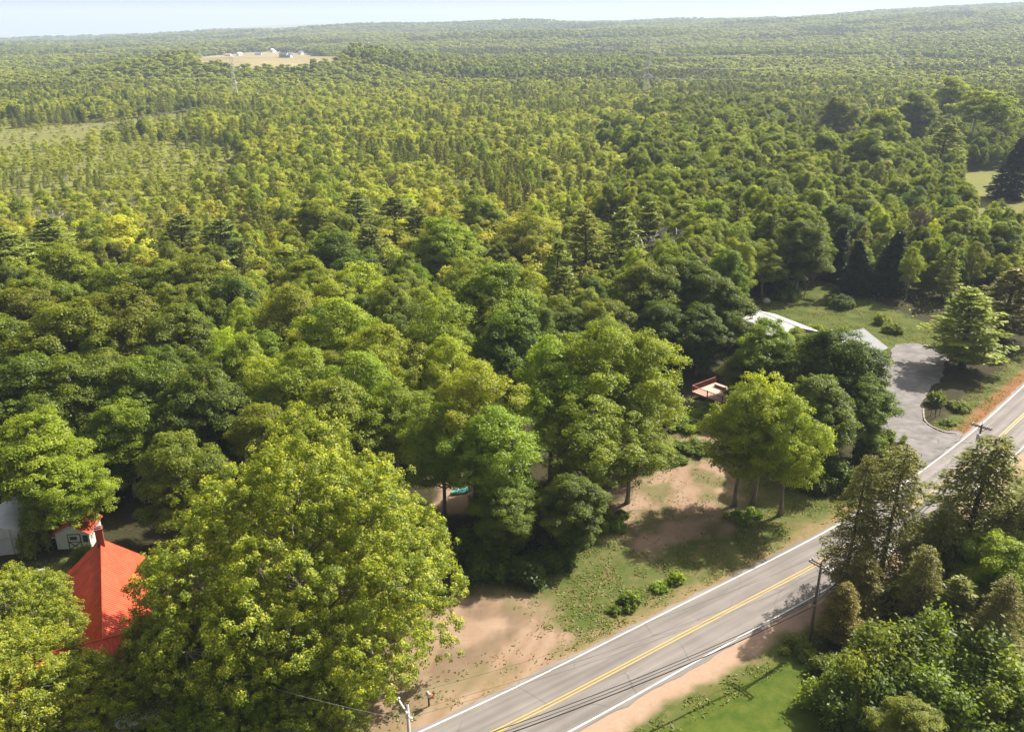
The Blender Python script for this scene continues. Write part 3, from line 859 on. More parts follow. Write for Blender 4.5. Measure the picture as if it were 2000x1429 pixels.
# ------------------------------------------------------------------ trees one can point to
G1 = 'maples crowding the left of the forest'
T_ = [
 # yellow-tipped maples over the farmhouse
 ('big', -5, 1125, 230, 12, 'light', 'pale yellow-green maple in the bottom left corner hiding the porch'),
 ('big', -70, 1230, 330, 13, 'mid', 'pale maple cut by the left edge below the white tarp shelter'),
 ('big', 600, 1275, 300, 8.5, 'mid', 'low yellow-tipped maple under the huge one at the bottom edge'),
 ('big', 430, 1300, 240, 8, 'mid', 'low maple between the farmhouse wall and the bottom edge'),
 ('big', 300, 1215, 200, 9, 'mid', 'low yellow-tipped maple overhanging the white farmhouse wall'),
 ('big', 165, 1285, 200, 8, 'light', 'pale maple spreading over the front of the farmhouse'),
 # left block
 ('maple', 40, 690, 190, 18, 'dark', 'dark green maple at the left edge above the pale one'),
 ('maple', 125, 590, 190, 20, 'olive', 'olive maple with a rounded top near the left edge'),
 ('maple', 225, 572, 200, 20, 'olive', 'large olive round-topped maple in the left forest front'),
 ('maple', 335, 600, 185, 18, 'mid', 'mid green maple right of the large olive maple'),
 ('ash', 440, 640, 120, 16, 'yellow', 'small bright yellow-green tree among darker maples'),
 ('maple', 130, 700, 190, 17, 'dark', 'dark shaded maple below the olive maples'),
 ('maple', 265, 705, 190, 16, 'dark', 'dark maple with clumped tufts below the large olive maple'),
 ('maple', 385, 720, 170, 16, 'dark', 'dark maple in the shade below the bright yellow-green tree'),
 ('maple', 50, 815, 190, 15, 'light', 'light green maple at the left edge above the tarp shelter'),
 ('maple', 232, 790, 150, 13, 'light', 'small sunlit maple standing before a dark gap'),
 ('ash', 125, 895, 190, 11, 'light', 'bright vine-like light green tree above the small shed'),
 ('maple', 335, 850, 170, 14, 'light', 'light maple touching the left of the yellow-tipped cluster'),
 ('maple', 120, 480, 175, 18, 'light', 'fresh green dome-shaped maple above the olive maples'),
 ('maple', 235, 520, 160, 17, 'mid', None), ('maple', 315, 512, 140, 17, 'mid', None), ('maple', 395, 505, 150, 18, 'mid', None),
 ('maple', 445, 540, 130, 18, 'dark', 'dark green maple left of the light ash grove'),
 ('maple', 40, 560, 150, 17, 'olive', None), ('maple', -20, 620, 150, 17, 'mid', None),
 ('pine', 75, 425, 130, 17, 'mid', 'dark pine near the left edge above the dome-shaped maple'),
 ('pine', 15, 440, 130, 17, 'mid', 'dark pine at the left edge'),
 ('pine', 420, 425, 140, 16, 'blue', 'spreading blue-green pine above the left maples'),
 ('pine', 345, 415, 110, 15, 'mid', 'pine left of the spreading blue-green pine'),
 ('birch', 230, 425, 110, 14, 'light', None), ('birch', 270, 470, 110, 13, 'light', None),
 # centre: light ash grove
 ('ash', 560, 560, 150, 19, 'light', 'light ash at the upper left of the pale grove'),
 ('ash', 650, 585, 170, 19, 'light', 'light ash in the upper middle of the pale grove'),
 ('ash', 745, 635, 165, 18, 'light', 'light ash on the right flank of the pale grove'),
 ('ash', 590, 680, 160, 17, 'light', None), ('ash', 695, 690, 170, 17, 'light', None),
 ('ash', 505, 700, 120, 15, 'light', 'small light ash beside the dark maple gap'),
 ('ash', 640, 745, 190, 16, 'light', 'light ash just behind the yellow-tipped maples'),
 ('ash', 770, 745, 150, 15, 'light', None), ('ash', 510, 790, 150, 13, 'light', None),
 ('ash', 860, 575, 155, 20, 'light', 'tall light ash left of the dark gap in the middle'),
 ('ash', 880, 660, 140, 17, 'light', None),
 ('maple', 765, 560, 110, 18, 'olive', 'small maple with orange tinged leaves between light ashes'),
 ('maple', 960, 515, 185, 21, 'mid', 'tall dark maple in the middle of the picture'),
 ('maple', 1000, 600, 160, 19, 'dark', 'dark maple below the tall one in the middle'),
 ('maple', 870, 430, 200, 19, 'light', 'sunlit round maple above the middle of the picture'),
 ('maple', 645, 450, 215, 19, 'dark', 'deep green round maple behind the pale grove'),
 ('maple', 612, 392, 125, 17, 'yellow', 'bright yellow-green maple rising behind the deep green one'),
 ('ash', 600, 505, 150, 16, 'olive', 'thin-leaved ash with bare grey limbs showing'),
 ('ash', 700, 515, 140, 16, 'light', None),
 ('pine', 695, 375, 120, 16, 'blue', None), ('pine', 770, 380, 120, 16, 'mid', None), ('pine', 735, 435, 120, 16, 'blue', None), ('pine', 815, 400, 110, 16, 'mid', None),
 ('maple', 940, 385, 120, 16, 'light', None),
 ('ash', 1030, 418, 150, 18, 'olive', 'half-bare thin-leaved tree beside the tall pines'),
 ('pine', 1085, 470, 110, 20, 'mid', 'tall pine left of the dark pine pair'), ('pine', 1150, 405, 120, 22, 'mid', 'tallest pine in the group behind the round maple'),
 ('pine', 1215, 405, 120, 21, 'mid', 'tall dark pine next to the tallest pine'), ('pine', 1270, 395, 110, 19, 'mid', 'pine above the grey leafless tree'),
 ('pine', 1345, 400, 130, 18, 'light', 'pale plumed pine right of the grey leafless tree'), ('pine', 1110, 520, 110, 17, 'mid', None),
 ('dead', 1290, 425, 220, 18, 'mid', 'spreading grey leafless tree behind the round dark maple'),
 ('ash', 1400, 395, 60, 15, 'yellow', 'small yellow-topped tree against the dark forest wall'),
 ('ash', 1450, 430, 130, 16, 'light', 'light ash above the white roofed house'), ('ash', 1500, 470, 100, 13, 'mid', None),
 ('maple', 1265, 515, 150, 18, 'mid', 'big round maple, leftmost of the dark group by the deck'),
 ('maple', 1335, 500, 160, 18, 'dark', 'tallest maple of the dark group behind the deck'),
 ('maple', 1400, 535, 140, 16, 'dark', 'dark maple beside the white roof, right of the tallest one'),
 ('maple', 1290, 590, 150, 13, 'dark', 'lower dark maple in front of the group behind the deck'),
 ('maple', 1370, 600, 140, 12.5, 'dark', 'lower dark maple just behind the deck'),
 ('maple', 1430, 610, 90, 11, 'dark', 'small dark maple left of the white roof'),
 ('maple', 1190, 585, 120, 14, 'mid', None), ('maple', 1110, 600, 120, 14, 'dark', None),
 ('dead', 415, 322, 60, 11, 'mid', 'grey bare tree beside dark pines on the left'), ('dead', 660, 318, 55, 11, 'mid', 'grey bare tree in the pale birches left of middle'), ('dead', 770, 332, 60, 11, 'mid', 'bare grey tree in the birches above the sunlit maple'), ('dead', 1020, 425, 120, 15, 'mid', 'tall grey bare limbs within the half-bare tree'), ('dead', 905, 345, 60, 11, 'mid', 'grey bare tree in the birches near the middle'), ('dead', 85, 405, 60, 9, 'mid', 'bare grey tree near the left edge among birches'), ('dead', 1300, 395, 70, 14, 'mid', 'bare grey tree above the spreading leafless one'),
 # front row by the lot
 ('ash', 1170, 632, 210, 22, 'light', 'tallest light green ash of the front row'),
 ('ash', 1255, 655, 190, 20, 'light', 'light ash leaning over the path beside the deck'),
 ('ash', 1080, 665, 170, 20, 'light', 'light ash left of the tallest one in the front row'),
 ('ash', 1235, 800, 170, 13, 'mid', 'low ash hanging over the left edge of the red earth'),
 ('ash', 1150, 770, 230, 16, 'mid', 'lower ash with a bare trunk at the edge of the red earth'),
 ('ash', 925, 715, 190, 19, 'light', 'slender ash with visible trunk above the dark undergrowth'),
 ('ash', 960, 800, 200, 16, 'mid', 'ash with drooping dark lower branches by the dirt'),
 ('ash', 860, 790, 150, 15, 'light', 'ash touching the right side of the yellow-tipped cluster'),
 ('maple', 985, 940, 170, 10, 'dark', 'low dark maple over the shaded undergrowth'),
 ('maple', 1120, 930, 150, 10, 'dark', 'low dark maple left of the bare trunk'),
 ('ash', 1460, 745, 150, 17, 'light', 'leftmost ash of the three bare-stemmed trees by the road'),
 ('ash', 1500, 728, 160, 18, 'light', 'middle ash of the three bare-stemmed trees by the road'),
 ('ash', 1555, 775, 140, 16, 'light', 'rightmost ash of the three bare-stemmed trees by the road'),
 ('maple', 1640, 646, 195, 17, 'dark', 'dark maple in front of the white garage'),
 ('maple', 1600, 730, 150, 14, 'dark', None), ('maple', 1700, 740, 110, 12, 'dark', None),
 ('maple', 1505, 630, 130, 14, 'mid', 'maple hiding the near side of the white roofed house'),
 ('maple', 1575, 655, 120, 12, 'mid', 'maple between the white roofed house and the garage maple'), ('maple', 1455, 690, 100, 9, 'mid', 'small maple right of the deck'),
 ('ash', 1560, 640, 60, 8, 'light', 'small thin ash between the white roof and the garage'),
 # right: forest wall and pines
 ('pine', 1910, 560, 190, 15, 'light', 'pale feathery pine beside the driveway'),
 ('pine', 1985, 520, 150, 15, 'brown', 'brownish pine at the right edge behind the driveway pine'),
 ('maple', 1880, 400, 200, 15, 'light', 'broad light green maple behind the driveway pine'),
 ('maple', 1970, 430, 150, 14, 'light', 'light maple at the right edge below the small meadow'),
 ('dead', 1800, 398, 90, 15, 'mid', 'pale leafless tree with a straight white trunk'),
 ('dead', 1578, 518, 50, 7, 'brown', 'small reddish dead tree behind the white roofed house'),
 ('spruce', 1745, 445, 100, 15, 'dark', 'pointed dark spruce in the shaded forest wall'), ('spruce', 1690, 465, 90, 13, 'dark', 'second dark spruce left of the pointed one'), ('spruce', 1640, 440, 90, 13, 'dark', None),
 ('pine', 1848, 238, 105, 22, 'light', 'full conical pine in front of the tall pale trunks'),
 ('spruce', 1992, 265, 130, 22, 'dark', 'large dark conifer at the right edge beside the small meadow'),
 ('tall', 1915, 172, 85, 31, 'mid', 'tall pale-trunked tree, left of the pair above the meadow'), ('tall', 1958, 182, 75, 30, 'mid', 'tall pale-trunked tree, right of the pair above the meadow'),
 ('maple', 1870, 152, 110, 30, 'yellow', 'bright-topped tall maple left of the pale-trunked pair'),
 ('maple', 1440, 268, 150, 18, 'yellow', 'sunny round maple on the left shoulder of the dark forest wall'), ('maple', 1515, 262, 120, 18, 'light', 'light maple right of the sunny round one'),
 ('maple', 1735, 210, 140, 25, 'yellow', None), ('maple', 1700, 250, 120, 22, 'light', None), ('maple', 1640, 190, 120, 25, 'mid', None), ('maple', 1800, 180, 110, 27, 'mid', None),
 ('maple', 1345, 300, 150, 18, 'dark', None), ('pine', 1400, 250, 100, 19, 'mid', None), ('maple', 1560, 300, 130, 19, 'light', None), ('maple', 1710, 280, 120, 16, 'dark', None),
 ('pine', 1610, 200, 110, 18, 'mid', None), ('dead', 1622, 215, 60, 16, 'brown', 'bare brown tree among the maples of the right forest'),
 ('maple', 1400, 330, 150, 17, 'dark', None), ('maple', 1500, 350, 150, 18, 'dark', None), ('maple', 1590, 370, 150, 18, 'mid', None), ('maple', 1680, 370, 140, 16, 'light', None), ('maple', 1570, 430, 140, 17, 'dark', None), ('maple', 1640, 400, 120, 16, 'dark', None), ('maple', 1760, 350, 130, 14, 'mid', None),
 # front right
 ('hemlock', 1692, 885, 125, 16.5, 'mid', 'thin hemlock, leftmost of the three by the road'),
 ('hemlock', 1768, 862, 165, 17.5, 'mid', 'tall hemlock between the road and the leafy shrubs'),
 ('hemlock', 1932, 850, 240, 18, 'mid', 'broad olive hemlock covering the second utility pole'),
 ('hemlock', 2010, 960, 190, 14, 'mid', 'hemlock cut by the right edge of the picture'),
 ('hemlock', 1850, 985, 130, 12, 'mid', 'shorter hemlock between the two tall ones'),
 ('hemlock', 1652, 1140, 110, 6.5, 'olive', 'low ragged hemlock right of the utility pole'),
 ('hemlock', 1690, 1080, 120, 8, 'olive', 'low hemlock behind the utility pole among the shrubs'),
 ('thick', 1765, 1195, 170, 8.5, 'mid', 'tall dark shrub right below the tall hemlock'), ('thick', 1700, 1255, 130, 7, 'light', 'loose shrub left of the tall one below the hemlocks'),
 ('thick', 1850, 1190, 170, 9, 'mid', 'tall leafy shrub below the shorter hemlock'), ('thick', 1935, 1205, 180, 8.5, 'dark', 'dark tall shrub below the broad olive hemlock'),
 ('thick', 1740, 1310, 160, 6, 'dark', 'low dark shrub above the shaded lawn edge'), ('thick', 1845, 1295, 190, 7, 'dark', 'dark spreading shrub in the lower right corner'), ('thick', 1930, 1325, 170, 6, 'mid', 'low shrub right of the lower corner one'), ('pine', 1880, 1120, 110, 9, 'mid', 'small pine among the shrubs under the hemlocks'), ('hemlock', 1815, 1060, 110, 11, 'mid', 'slim hemlock in front of the tall ones'), ('hemlock', 1970, 1130, 120, 11, 'olive', 'slim hemlock near the right edge below the broad one'),
 ('maple', 1975, 1050, 150, 11, 'light', 'bright green maple at the right edge under the hemlock'),
 ('thick', 1660, 1295, 150, 5.5, 'mid', 'small loose shrub at the edge of the shaded lawn'),
 ('thick', 1995, 1270, 170, 7.5, 'mid', 'leafy tall shrub at the right edge near the bottom'),
 ('maple', 1790, 1375, 260, 7, 'light', 'pale green maple cut by the bottom edge on the right'),
]
GROUPLAB = dict(
    maple=('round leafy maple crowded among others in the forest', 'maples of the forest'),
    ash=('light feathery ash crowded among others in the forest', 'ashes of the forest'),
    pine=('tiered green pine standing among the mixed woodland', 'pines of the woodland'),
    birch=('slim light green birch in the young woodland', 'birches of the young woodland'),
    dead=('small bare grey tree among the young woodland', 'bare trees of the woodland'),
    spruce=('dark narrow spruce in the shade of the forest wall', 'spruces of the forest wall'))
def autolabel(kind, tone, px, py):
    col_ = dict(dark='dark green', mid='mid green', light='light green', yellow='yellow-green', olive='olive green', grey='pale grey-green', blue='blue-green', brown='brownish')[tone]
    kd = dict(maple='leafy maple', ash='feathery ash', birch='young birch', pine='tiered pine', dead='bare tree', spruce='narrow spruce')[kind]
    if kind == 'dead': col_ = 'small grey'
    where = ('at the far left', 'at the left', 'left of the middle', 'near left of middle', 'in the middle', 'near right of middle', 'right of the middle', 'towards the right', 'at the right', 'at the far right')[int(min(9, max(0, px // 200)))]
    deep = 'near front' if py > 560 else ('front' if py > 470 else ('upper part' if py < 260 else ('heart' if py > 350 else 'upper heart')))
    return f'{col_} {kd} {where}, in the {deep} of the woods'
plant('hero', -19.2, 66.8, 23.2, 13.9, 'mid', 'huge broad yellow-tipped maple beside the red roofed farmhouse', var=0, rz=.6)
for k, px, py, wd, h, tone, lab in T_:
    gl, gr_ = GROUPLAB.get(k, (None, None))
    plant_px(k, px, py, wd, h, tone, lab or autolabel(k, tone, px, py), None if lab else gr_)

# ------------------------------------------------------------------ forest fill
EDGE_X = [-900, 0, 250, 500, 830, 1000, 1250, 1400, 1450, 1600, 1760, 1880, 2000, 2900]
EDGE_Y = [1000, 985, 960, 880, 850, 800, 745, 700, 580, 548, 595, 600, 560, 560]
OPENW = [FIELD_W, FIELD2_W, fpx([(1860, 335), (1950, 330), (2030, 335), (2030, 480), (1880, 460)]),
         fpx([(1625, 290), (1670, 290), (1670, 300), (1625, 300)]), fpx([(1760, 290), (1800, 290), (1800, 312), (1760, 312)])]
def zone(px, py, u):
    """kind, height range, tones and keep-rate for a tree whose top shows near a photo pixel"""
    def ch(*opts):
        s = 0
        for p_, v in opts:
            s += p_
            if u < s: return v
        return opts[-1][1]
    if px > 1560 and py > 215:
        return ch((.55, 'maple'), (.2, 'pine'), (.25, 'ash')), (8, 13.5), ('dark', 'mid', 'light', 'light', 'yellow'), 1
    if px > 1285 and py > 215:
        return ch((.62, 'maple'), (.2, 'pine'), (.18, 'ash')), (13, 19), ('dark', 'mid', 'light', 'light', 'mid'), 1
    if py > 545:
        return ch((.62, 'maple'), (.38, 'ash')), (13, 17), ('dark', 'mid', 'light', 'olive'), 1
    if py > 430:
        return ch((.18, 'maple'), (.22, 'ash'), (.24, 'pine'), (.36, 'birch')), (10, 14), ('mid', 'light', 'olive', 'mid'), 1
    if px < 430 and 225 < py < 335:
        return ch((.85, 'birch'), (.08, 'pine'), (.07, 'dead')), (3, 6.5), ('light', 'yellow', 'light', 'grey'), .8
    if px < 430 and py > 250:
        return ch((.72, 'birch'), (.10, 'pine'), (.10, 'ash'), (.08, 'dead')), (5.5, 10), ('light', 'yellow', 'olive', 'grey'), .92
    if py > 300 and px < 1285:
        return ch((.58, 'birch'), (.22, 'pine'), (.14, 'ash'), (.06, 'dead')), (8, 13), ('light', 'mid', 'yellow', 'olive'), 1
    if 165 < py <= 300 and 380 < px < 1300:
        return ch((.44, 'pine'), (.44, 'birch'), (.12, 'ash')), (8, 15), ('mid', 'light', 'light', 'olive'), 1
    if px > 1300:
        return ch((.45, 'pine'), (.33, 'maple'), (.22, 'birch')), (11, 15), ('mid', 'light', 'dark', 'mid'), 1
    return ch((.42, 'pine'), (.40, 'birch'), (.18, 'maple')), (8, 13), ('mid', 'light', 'dark', 'yellow'), 1

rf = np.random.default_rng(99)
cand = []
y = 84.0
while y < 900:
    s = 5.5 if y < 200 else (4.9 if y < 420 else 5.6)
    half = .80 * y + 30
    xs = np.arange(-half, half, s)
    for x in xs:
        cand.append((x + rf.uniform(-.45, .45) * s, y + rf.uniform(-.45, .45) * s, s))
    y += s
cand = np.array(cand)
zc = hfun(cand[:, 0], cand[:, 1])
bx, by = proj(cand[:, 0], cand[:, 1], zc)
ok = by < np.interp(bx, EDGE_X, EDGE_Y)
for q in OPENW:
    ok &= ~inpoly(cand[:, 0], cand[:, 1], q)
ok &= roadside(cand[:, 0], cand[:, 1]) > 16
cand = cand[ok]; zc = zc[ok]
TR = np.array(TREES)
pts = []
for (x, y, s), z in zip(cand, zc):
    d = np.hypot(x, y)
    if d < 360 and len(TR):
        dd = np.hypot(TR[:, 0] - x, TR[:, 1] - y)
        if np.any(dd < TR[:, 2] * .60 + .6): continue
    px, py = proj(x, y, z + 11)
    wob = (float(fbm(x / 30, y / 30, 123, 3)) - .5)
    kind, (h0, h1), tones, keep = zone(float(px) + wob * 420, float(py) + wob * 110, rf.random())
    pn = float(fbm(x / 45, y / 45, 77, 2))
    if kind in ('pine', 'birch', 'ash') and py < 430:
        if pn > .64 and kind == 'birch': kind = 'pine'
        if pn < .44 and kind == 'pine': kind = 'birch'
    if inpoly(np.array([x]), np.array([y]), CORRIDOR_W)[0]:
        if rf.random() > .4: continue
        kind, h0, h1 = 'birch', 1.8, 4.2
    if rf.random() > keep: continue
    h = rf.uniform(h0, h1)
    if kind == 'birch': h *= .92
    if kind == 'dead': h *= .75
    rad = dict(maple=.255, ash=.24, birch=.28, pine=.235, dead=.22)[kind] * h * rf.uniform(.85, 1.2)
    if h < 4.5: rad *= 1.7
    inview = -60 < px < 2060
    pts.append((kind, x, y, h, rad, tones[rf.integers(0, len(tones))], d, inview))
pts.sort(key=lambda q: q[6] + (0 if q[7] else 120))
cnt = {}
rest = []
CAP = dict(maple=225, ash=225, birch=290, pine=265, dead=90)
for kind, x, y, h, rad, tone, d, iv in pts:
    c = cnt.get(kind, 0)
    if c < CAP[kind] and iv:
        cnt[kind] = c + 1
        px, py = proj(x, y, float(hfun(x, y)) + h)
        plant(kind, x, y, h, rad, tone, autolabel(kind, tone, float(px), float(py)), None, GROUPLAB[kind][1])
    else:
        rest.append((kind, x, y, h, rad, tone))
print('individual fill', cnt, 'rest', len(rest))

# ------------------------------------------------------------------ what is past counting: woodland beyond
def instancer(name, P_, scale, rot, idx, protos, label, kind='stuff', cat=None):
    me = bpy.data.meshes.new(name)
    me.vertices.add(len(P_)); me.vertices.foreach_set('co', np.asarray(P_, np.float32).ravel())
    for nm, ty, arr, key in (('isc', 'FLOAT_VECTOR', scale, 'vector'), ('irot', 'FLOAT_VECTOR', rot, 'vector'), ('iidx', 'INT', idx, 'value')):
        a_ = me.attributes.new(nm, ty, 'POINT')
        a_.data.foreach_set(key, np.asarray(arr, np.int32 if ty == 'INT' else np.float32).ravel())
    me.update()
    o = link(name, me)
    ng = bpy.data.node_groups.new(name, 'GeometryNodeTree')
    ng.interface.new_socket('Geometry', in_out='INPUT', socket_type='NodeSocketGeometry')
    ng.interface.new_socket('Geometry', in_out='OUTPUT', socket_type='NodeSocketGeometry')
    gi = ng.nodes.new('NodeGroupInput'); go = ng.nodes.new('NodeGroupOutput')
    join = ng.nodes.new('GeometryNodeJoinGeometry')
    def na(n, t):
        q = ng.nodes.new('GeometryNodeInputNamedAttribute'); q.data_type = t; q.inputs['Name'].default_value = n; return q.outputs[0]
    ai = na('iidx', 'INT'); asc = na('isc', 'FLOAT_VECTOR'); aro = na('irot', 'FLOAT_VECTOR')
    for k, ob in enumerate(protos):
        oi = ng.nodes.new('GeometryNodeObjectInfo'); oi.inputs['Object'].default_value = ob
        oi.transform_space = 'ORIGINAL'; oi.inputs['As Instance'].default_value = True
        cp = ng.nodes.new('FunctionNodeCompare'); cp.data_type = 'INT'; cp.operation = 'EQUAL'
        ng.links.new(ai, cp.inputs[2]); cp.inputs[3].default_value = k
        ip = ng.nodes.new('GeometryNodeInstanceOnPoints')
        ng.links.new(gi.outputs[0], ip.inputs['Points']); ng.links.new(cp.outputs[0], ip.inputs['Selection'])
        ng.links.new(oi.outputs['Geometry'], ip.inputs['Instance'])
        ng.links.new(asc, ip.inputs['Scale'])
        er = ng.nodes.new('FunctionNodeEulerToRotation'); ng.links.new(aro, er.inputs[0]); ng.links.new(er.outputs[0], ip.inputs['Rotation'])
        ng.links.new(ip.outputs[0], join.inputs[0])
    ng.links.new(join.outputs[0], go.inputs[0])
    md = o.modifiers.new('scatter', 'NODES'); md.node_group = ng
    return tag(o, label, cat, None, kind)

# a first row of simple trees beyond the woodland lends its crowns to the mass behind it
PROTO = []
PK = []
for kind, n in (('far_leaf', 3), ('far_pine', 2), ('far_dark', 2)):
    for v in range(n):
        p = at(700 + 140 * len(PROTO), 150, 12)
        od = ('leftmost', 'second', 'third', 'fourth', 'fifth', 'sixth', 'seventh')[len(PROTO)]
        lab = f'round broadleaf tree before the distant woodland, {od} from the left' if kind != 'far_pine' else f'pointed pine before the distant woodland, {od} from the left'
        o = plant(kind, p.x, p.y, 14, 3.2 if kind == 'far_pine' else 4.2, 'mid', lab, None, 'trees before the distant woodland', v)
        PROTO.append([c for c in o.children if c.name.startswith('crown')][0]); PK.append((K[kind][v]['h'], K[kind][v]['r']))
P_, S_, R_, I_ = [], [], [], []
def put(x, y, h, rad, idx, sink=.3):
    P_.append((x, y, float(hfun(x, y)) - sink)); hh, rr = PK[idx]
    S_.append((rad / rr, rad / rr, h / hh)); R_.append((0, 0, rf.uniform(0, 6.28))); I_.append(idx)
# reuse full crowns of the woodland for its nearer overflow
FULL = {}
for kind in ('maple', 'ash', 'birch', 'pine'):
    for v in range(len(K[kind])):
        me_ = K[kind][v]['crown']
        ob = next((o for o in bpy.data.objects if o.data is me_), None)
        if ob: FULL.setdefault(kind, []).append(len(PROTO)); PROTO.append(ob); PK.append((K[kind][v]['h'], K[kind][v]['r']))
for kind, x, y, h, rad, tone in rest:
    if kind == 'dead': continue
    ids = FULL.get(kind)
    put(x, y, h, rad, ids[rf.integers(0, len(ids))])
tag_w = len(P_)
# farther rings
FAR = []
d = 880.0
while d < 6200:
    s = 7.5 + (d - 880) * .0040
    az = np.arange(-.74, .74, s / d)
    for a in az:
        FAR.append((a + rf.uniform(-.5, .5) * s / d, d + rf.uniform(-.5, .5) * s * 1.25, s))
    d += s * (1.25 if d < 2000 else 1.6)
FAR = np.array(FAR)
fx = np.sin(FAR[:, 0]) * FAR[:, 1]; fy = np.cos(FAR[:, 0]) * FAR[:, 1]
ok = fy > 860
for q in (FIELD_W, FIELD2_W, CORRIDOR_W): ok &= ~inpoly(fx, fy, q)
FAR = FAR[ok]; fx = fx[ok]; fy = fy[ok]
fz = hfun(fx, fy)
pn = fbm(fx / 170, fy / 170, 55, 3)
mass = vnoise(fx / 420, fy / 420, 61)
for i in range(len(FAR)):
    s = FAR[i, 2]
    pinep = sstep(.46, .70, pn[i])
    idx = int(3 + rf.integers(0, 2)) if rf.random() < pinep else int(rf.integers(0, 3))
    if mass[i] > .58 and rf.random() < .8: idx = int(5 + rf.integers(0, 2))
    h = rf.uniform(9, 14.5) * (1 + .4 * (mass[i] > .58)) * (1 + (s - 7.5) * .012)
    rad = s * rf.uniform(.62, .85) * (.85 if idx > 2 else 1.0)
    P_.append((fx[i], fy[i], fz[i] - .5)); hh, rr = PK[idx]
    S_.append((rad / rr, rad / rr, h / hh)); R_.append((0, 0, rf.uniform(0, 6.28))); I_.append(idx)
print('far instances', len(P_))
instancer('distant_woodland', P_, S_, R_, I_, PROTO, 'hazy mixed woodland running back to the ridge')

# forest undergrowth: low leaves that nobody could count
ux = rf.uniform(-95, 130, 60000); uy = rf.uniform(60, 260, 60000)
ubx, uby = proj(ux, uy, 0 * ux)
ok = (uby < np.interp(ubx, EDGE_X, EDGE_Y) + 25) & (roadside(ux, uy) > 9) & (fbm(ux / 5, uy / 5, 91, 3) > .42)
for q in (MEADOW, MEADOW2, DIRT3): ok &= ~inpoly(ux, uy, q)
ux = ux[ok]; uy = uy[ok]; n = len(ux)
RNG = rf
nrm = unit(np.array([0, 0, 1.0]) + rf.normal(size=(n, 3)) * .5)
sz = rf.uniform(.10, .24, n)
me = leafmesh('undergrowth', np.stack([ux, uy, hfun(ux, uy) + rf.random(n) ** 2 * 1.4 + .1], 1), nrm, sz * 1.2, sz, fbm(ux / 3, uy / 3, 92, 2))
tag(link('undergrowth', me, 'maple_leaf'), 'low leafy undergrowth on the forest floor', None, None, 'stuff')
#SECTION3
# ------------------------------------------------------------------ building materials
plain('red_metal', (.50, .070, .026), .55, .32, 1.1, spec=.35)
plain('white_clapboard', (.74, .73, .70), .75, .10, 1.2, aniso=(.3, .3, 9))
plain('peeling_white', (.62, .61, .57), .85, .30, 2.0, aniso=(.35, .35, 6))
plain('pale_shed_board', (.50, .53, .46), .85, .22, 2.5, aniso=(4, 4, .4))
plain('dark_trim', (.075, .055, .045), .8, .2, 2)
plain('brick_red', (.22, .065, .045), .9, .3, 9)
plain('window_glass', (.035, .045, .055), .12, .2, .6, spec=.6)
plain('white_roofing', (.60, .58, .56), .6, .06, .5)
plain('grey_shingle', (.21, .215, .22), .85, .14, 1.5, aniso=(1, 1, 5))
plain('dark_shingle', (.10, .10, .11), .85, .2, 1.5)
plain('stone_wall', (.20, .155, .125), .9, .4, 2.2, bump=.4)
plain('white_siding', (.78, .78, .77), .7, .06, 1.0, aniso=(.3, .3, 8))
plain('cream_siding', (.66, .62, .54), .7, .08, 1.0)
plain('blue_siding', (.42, .50, .58), .7, .08, 1.0)
plain('terracotta', (.62, .27, .14), .8, .15, .5)
plain('deck_board', (.50, .34, .265), .8, .2, 2.0, aniso=(.3, 6, 1))
plain('deck_red', (.24, .075, .050), .75, .2, 2.0)
plain('tarp_white', (.70, .71, .74), .45, .10, .8)
plain('tarp_grey', (.42, .42, .40), .6, .2, .8)
plain('pole_wood', (.12, .095, .08), .9, .3, 2.5, aniso=(3, 3, .2))
plain('pole_wood_pale', (.44, .40, .36), .9, .2, 2.5, aniso=(3, 3, .2))
plain('insulator', (.62, .62, .62), .3, .05, 2)
plain('black_metal', (.028, .028, .03), .5, .2, 3)
plain('steel_dull', (.34, .34, .33), .6, .1, 1)
plain('steel', (.56, .57, .58), .5, .1, .4)
plain('cable_black', (.022, .022, .022), .6, .1, 1)
plain('cable_pale', (.62, .60, .56), .5, .1, 1)
plain('orange_plastic', (.80, .13, .02), .4, .05, 2)
plain('grey_metal', (.45, .46, .47), .4, .15, 4, metal=.3)
plain('teal_cover', (.12, .42, .40), .5, .1, 2)
plain('rock', (.50, .44, .38), .9, .2, 3, bump=.5)
plain('kerb_stone', (.30, .26, .22), .9, .25, 3)
plain('weathered_board', (.23, .19, .165), .9, .3, 3, aniso=(3, 3, .3))

def ribbed(name, e0, e1, r1, r0, mat, parent, pitch=.34, rib=.045, th=.06):
    """metal roof plane between eave e0-e1 and ridge r0-r1 with standing ribs"""
    e0, e1, r1, r0 = [np.array(q, float) for q in (e0, e1, r1, r0)]
    L = max(np.linalg.norm(e1 - e0), np.linalg.norm(r1 - r0))
    n = max(2, int(L / pitch))
    nr = np.cross(e1 - e0, r0 - e0); nr /= np.linalg.norm(nr)
    if nr[2] < 0: nr = -nr
    ts = []
    for i in range(n):
        for q, h in ((0, 0), (.72, 0), (.80, 1), (.92, 1)):
            ts.append(((i + q) / n, h))
    ts.append((1, 0))
    v = []; f = []
    for t, h in ts:
        a = e0 + (e1 - e0) * t + nr * rib * h; b = r0 + (r1 - r0) * t + nr * rib * h
        v += [a, b, b - nr * (th + rib * h), a - nr * (th + rib * h)]
    for i in range(len(ts) - 1):
        a = i * 4; b = a + 4
        for k in range(4):
            k2 = (k + 1) % 4
            f.append((a + k, b + k, b + k2, a + k2))
    f += [(0, 1, 2, 3), tuple(len(v) - 4 + k for k in (3, 2, 1, 0))]
    return link(name, pymesh(name, v, f), mat, parent)

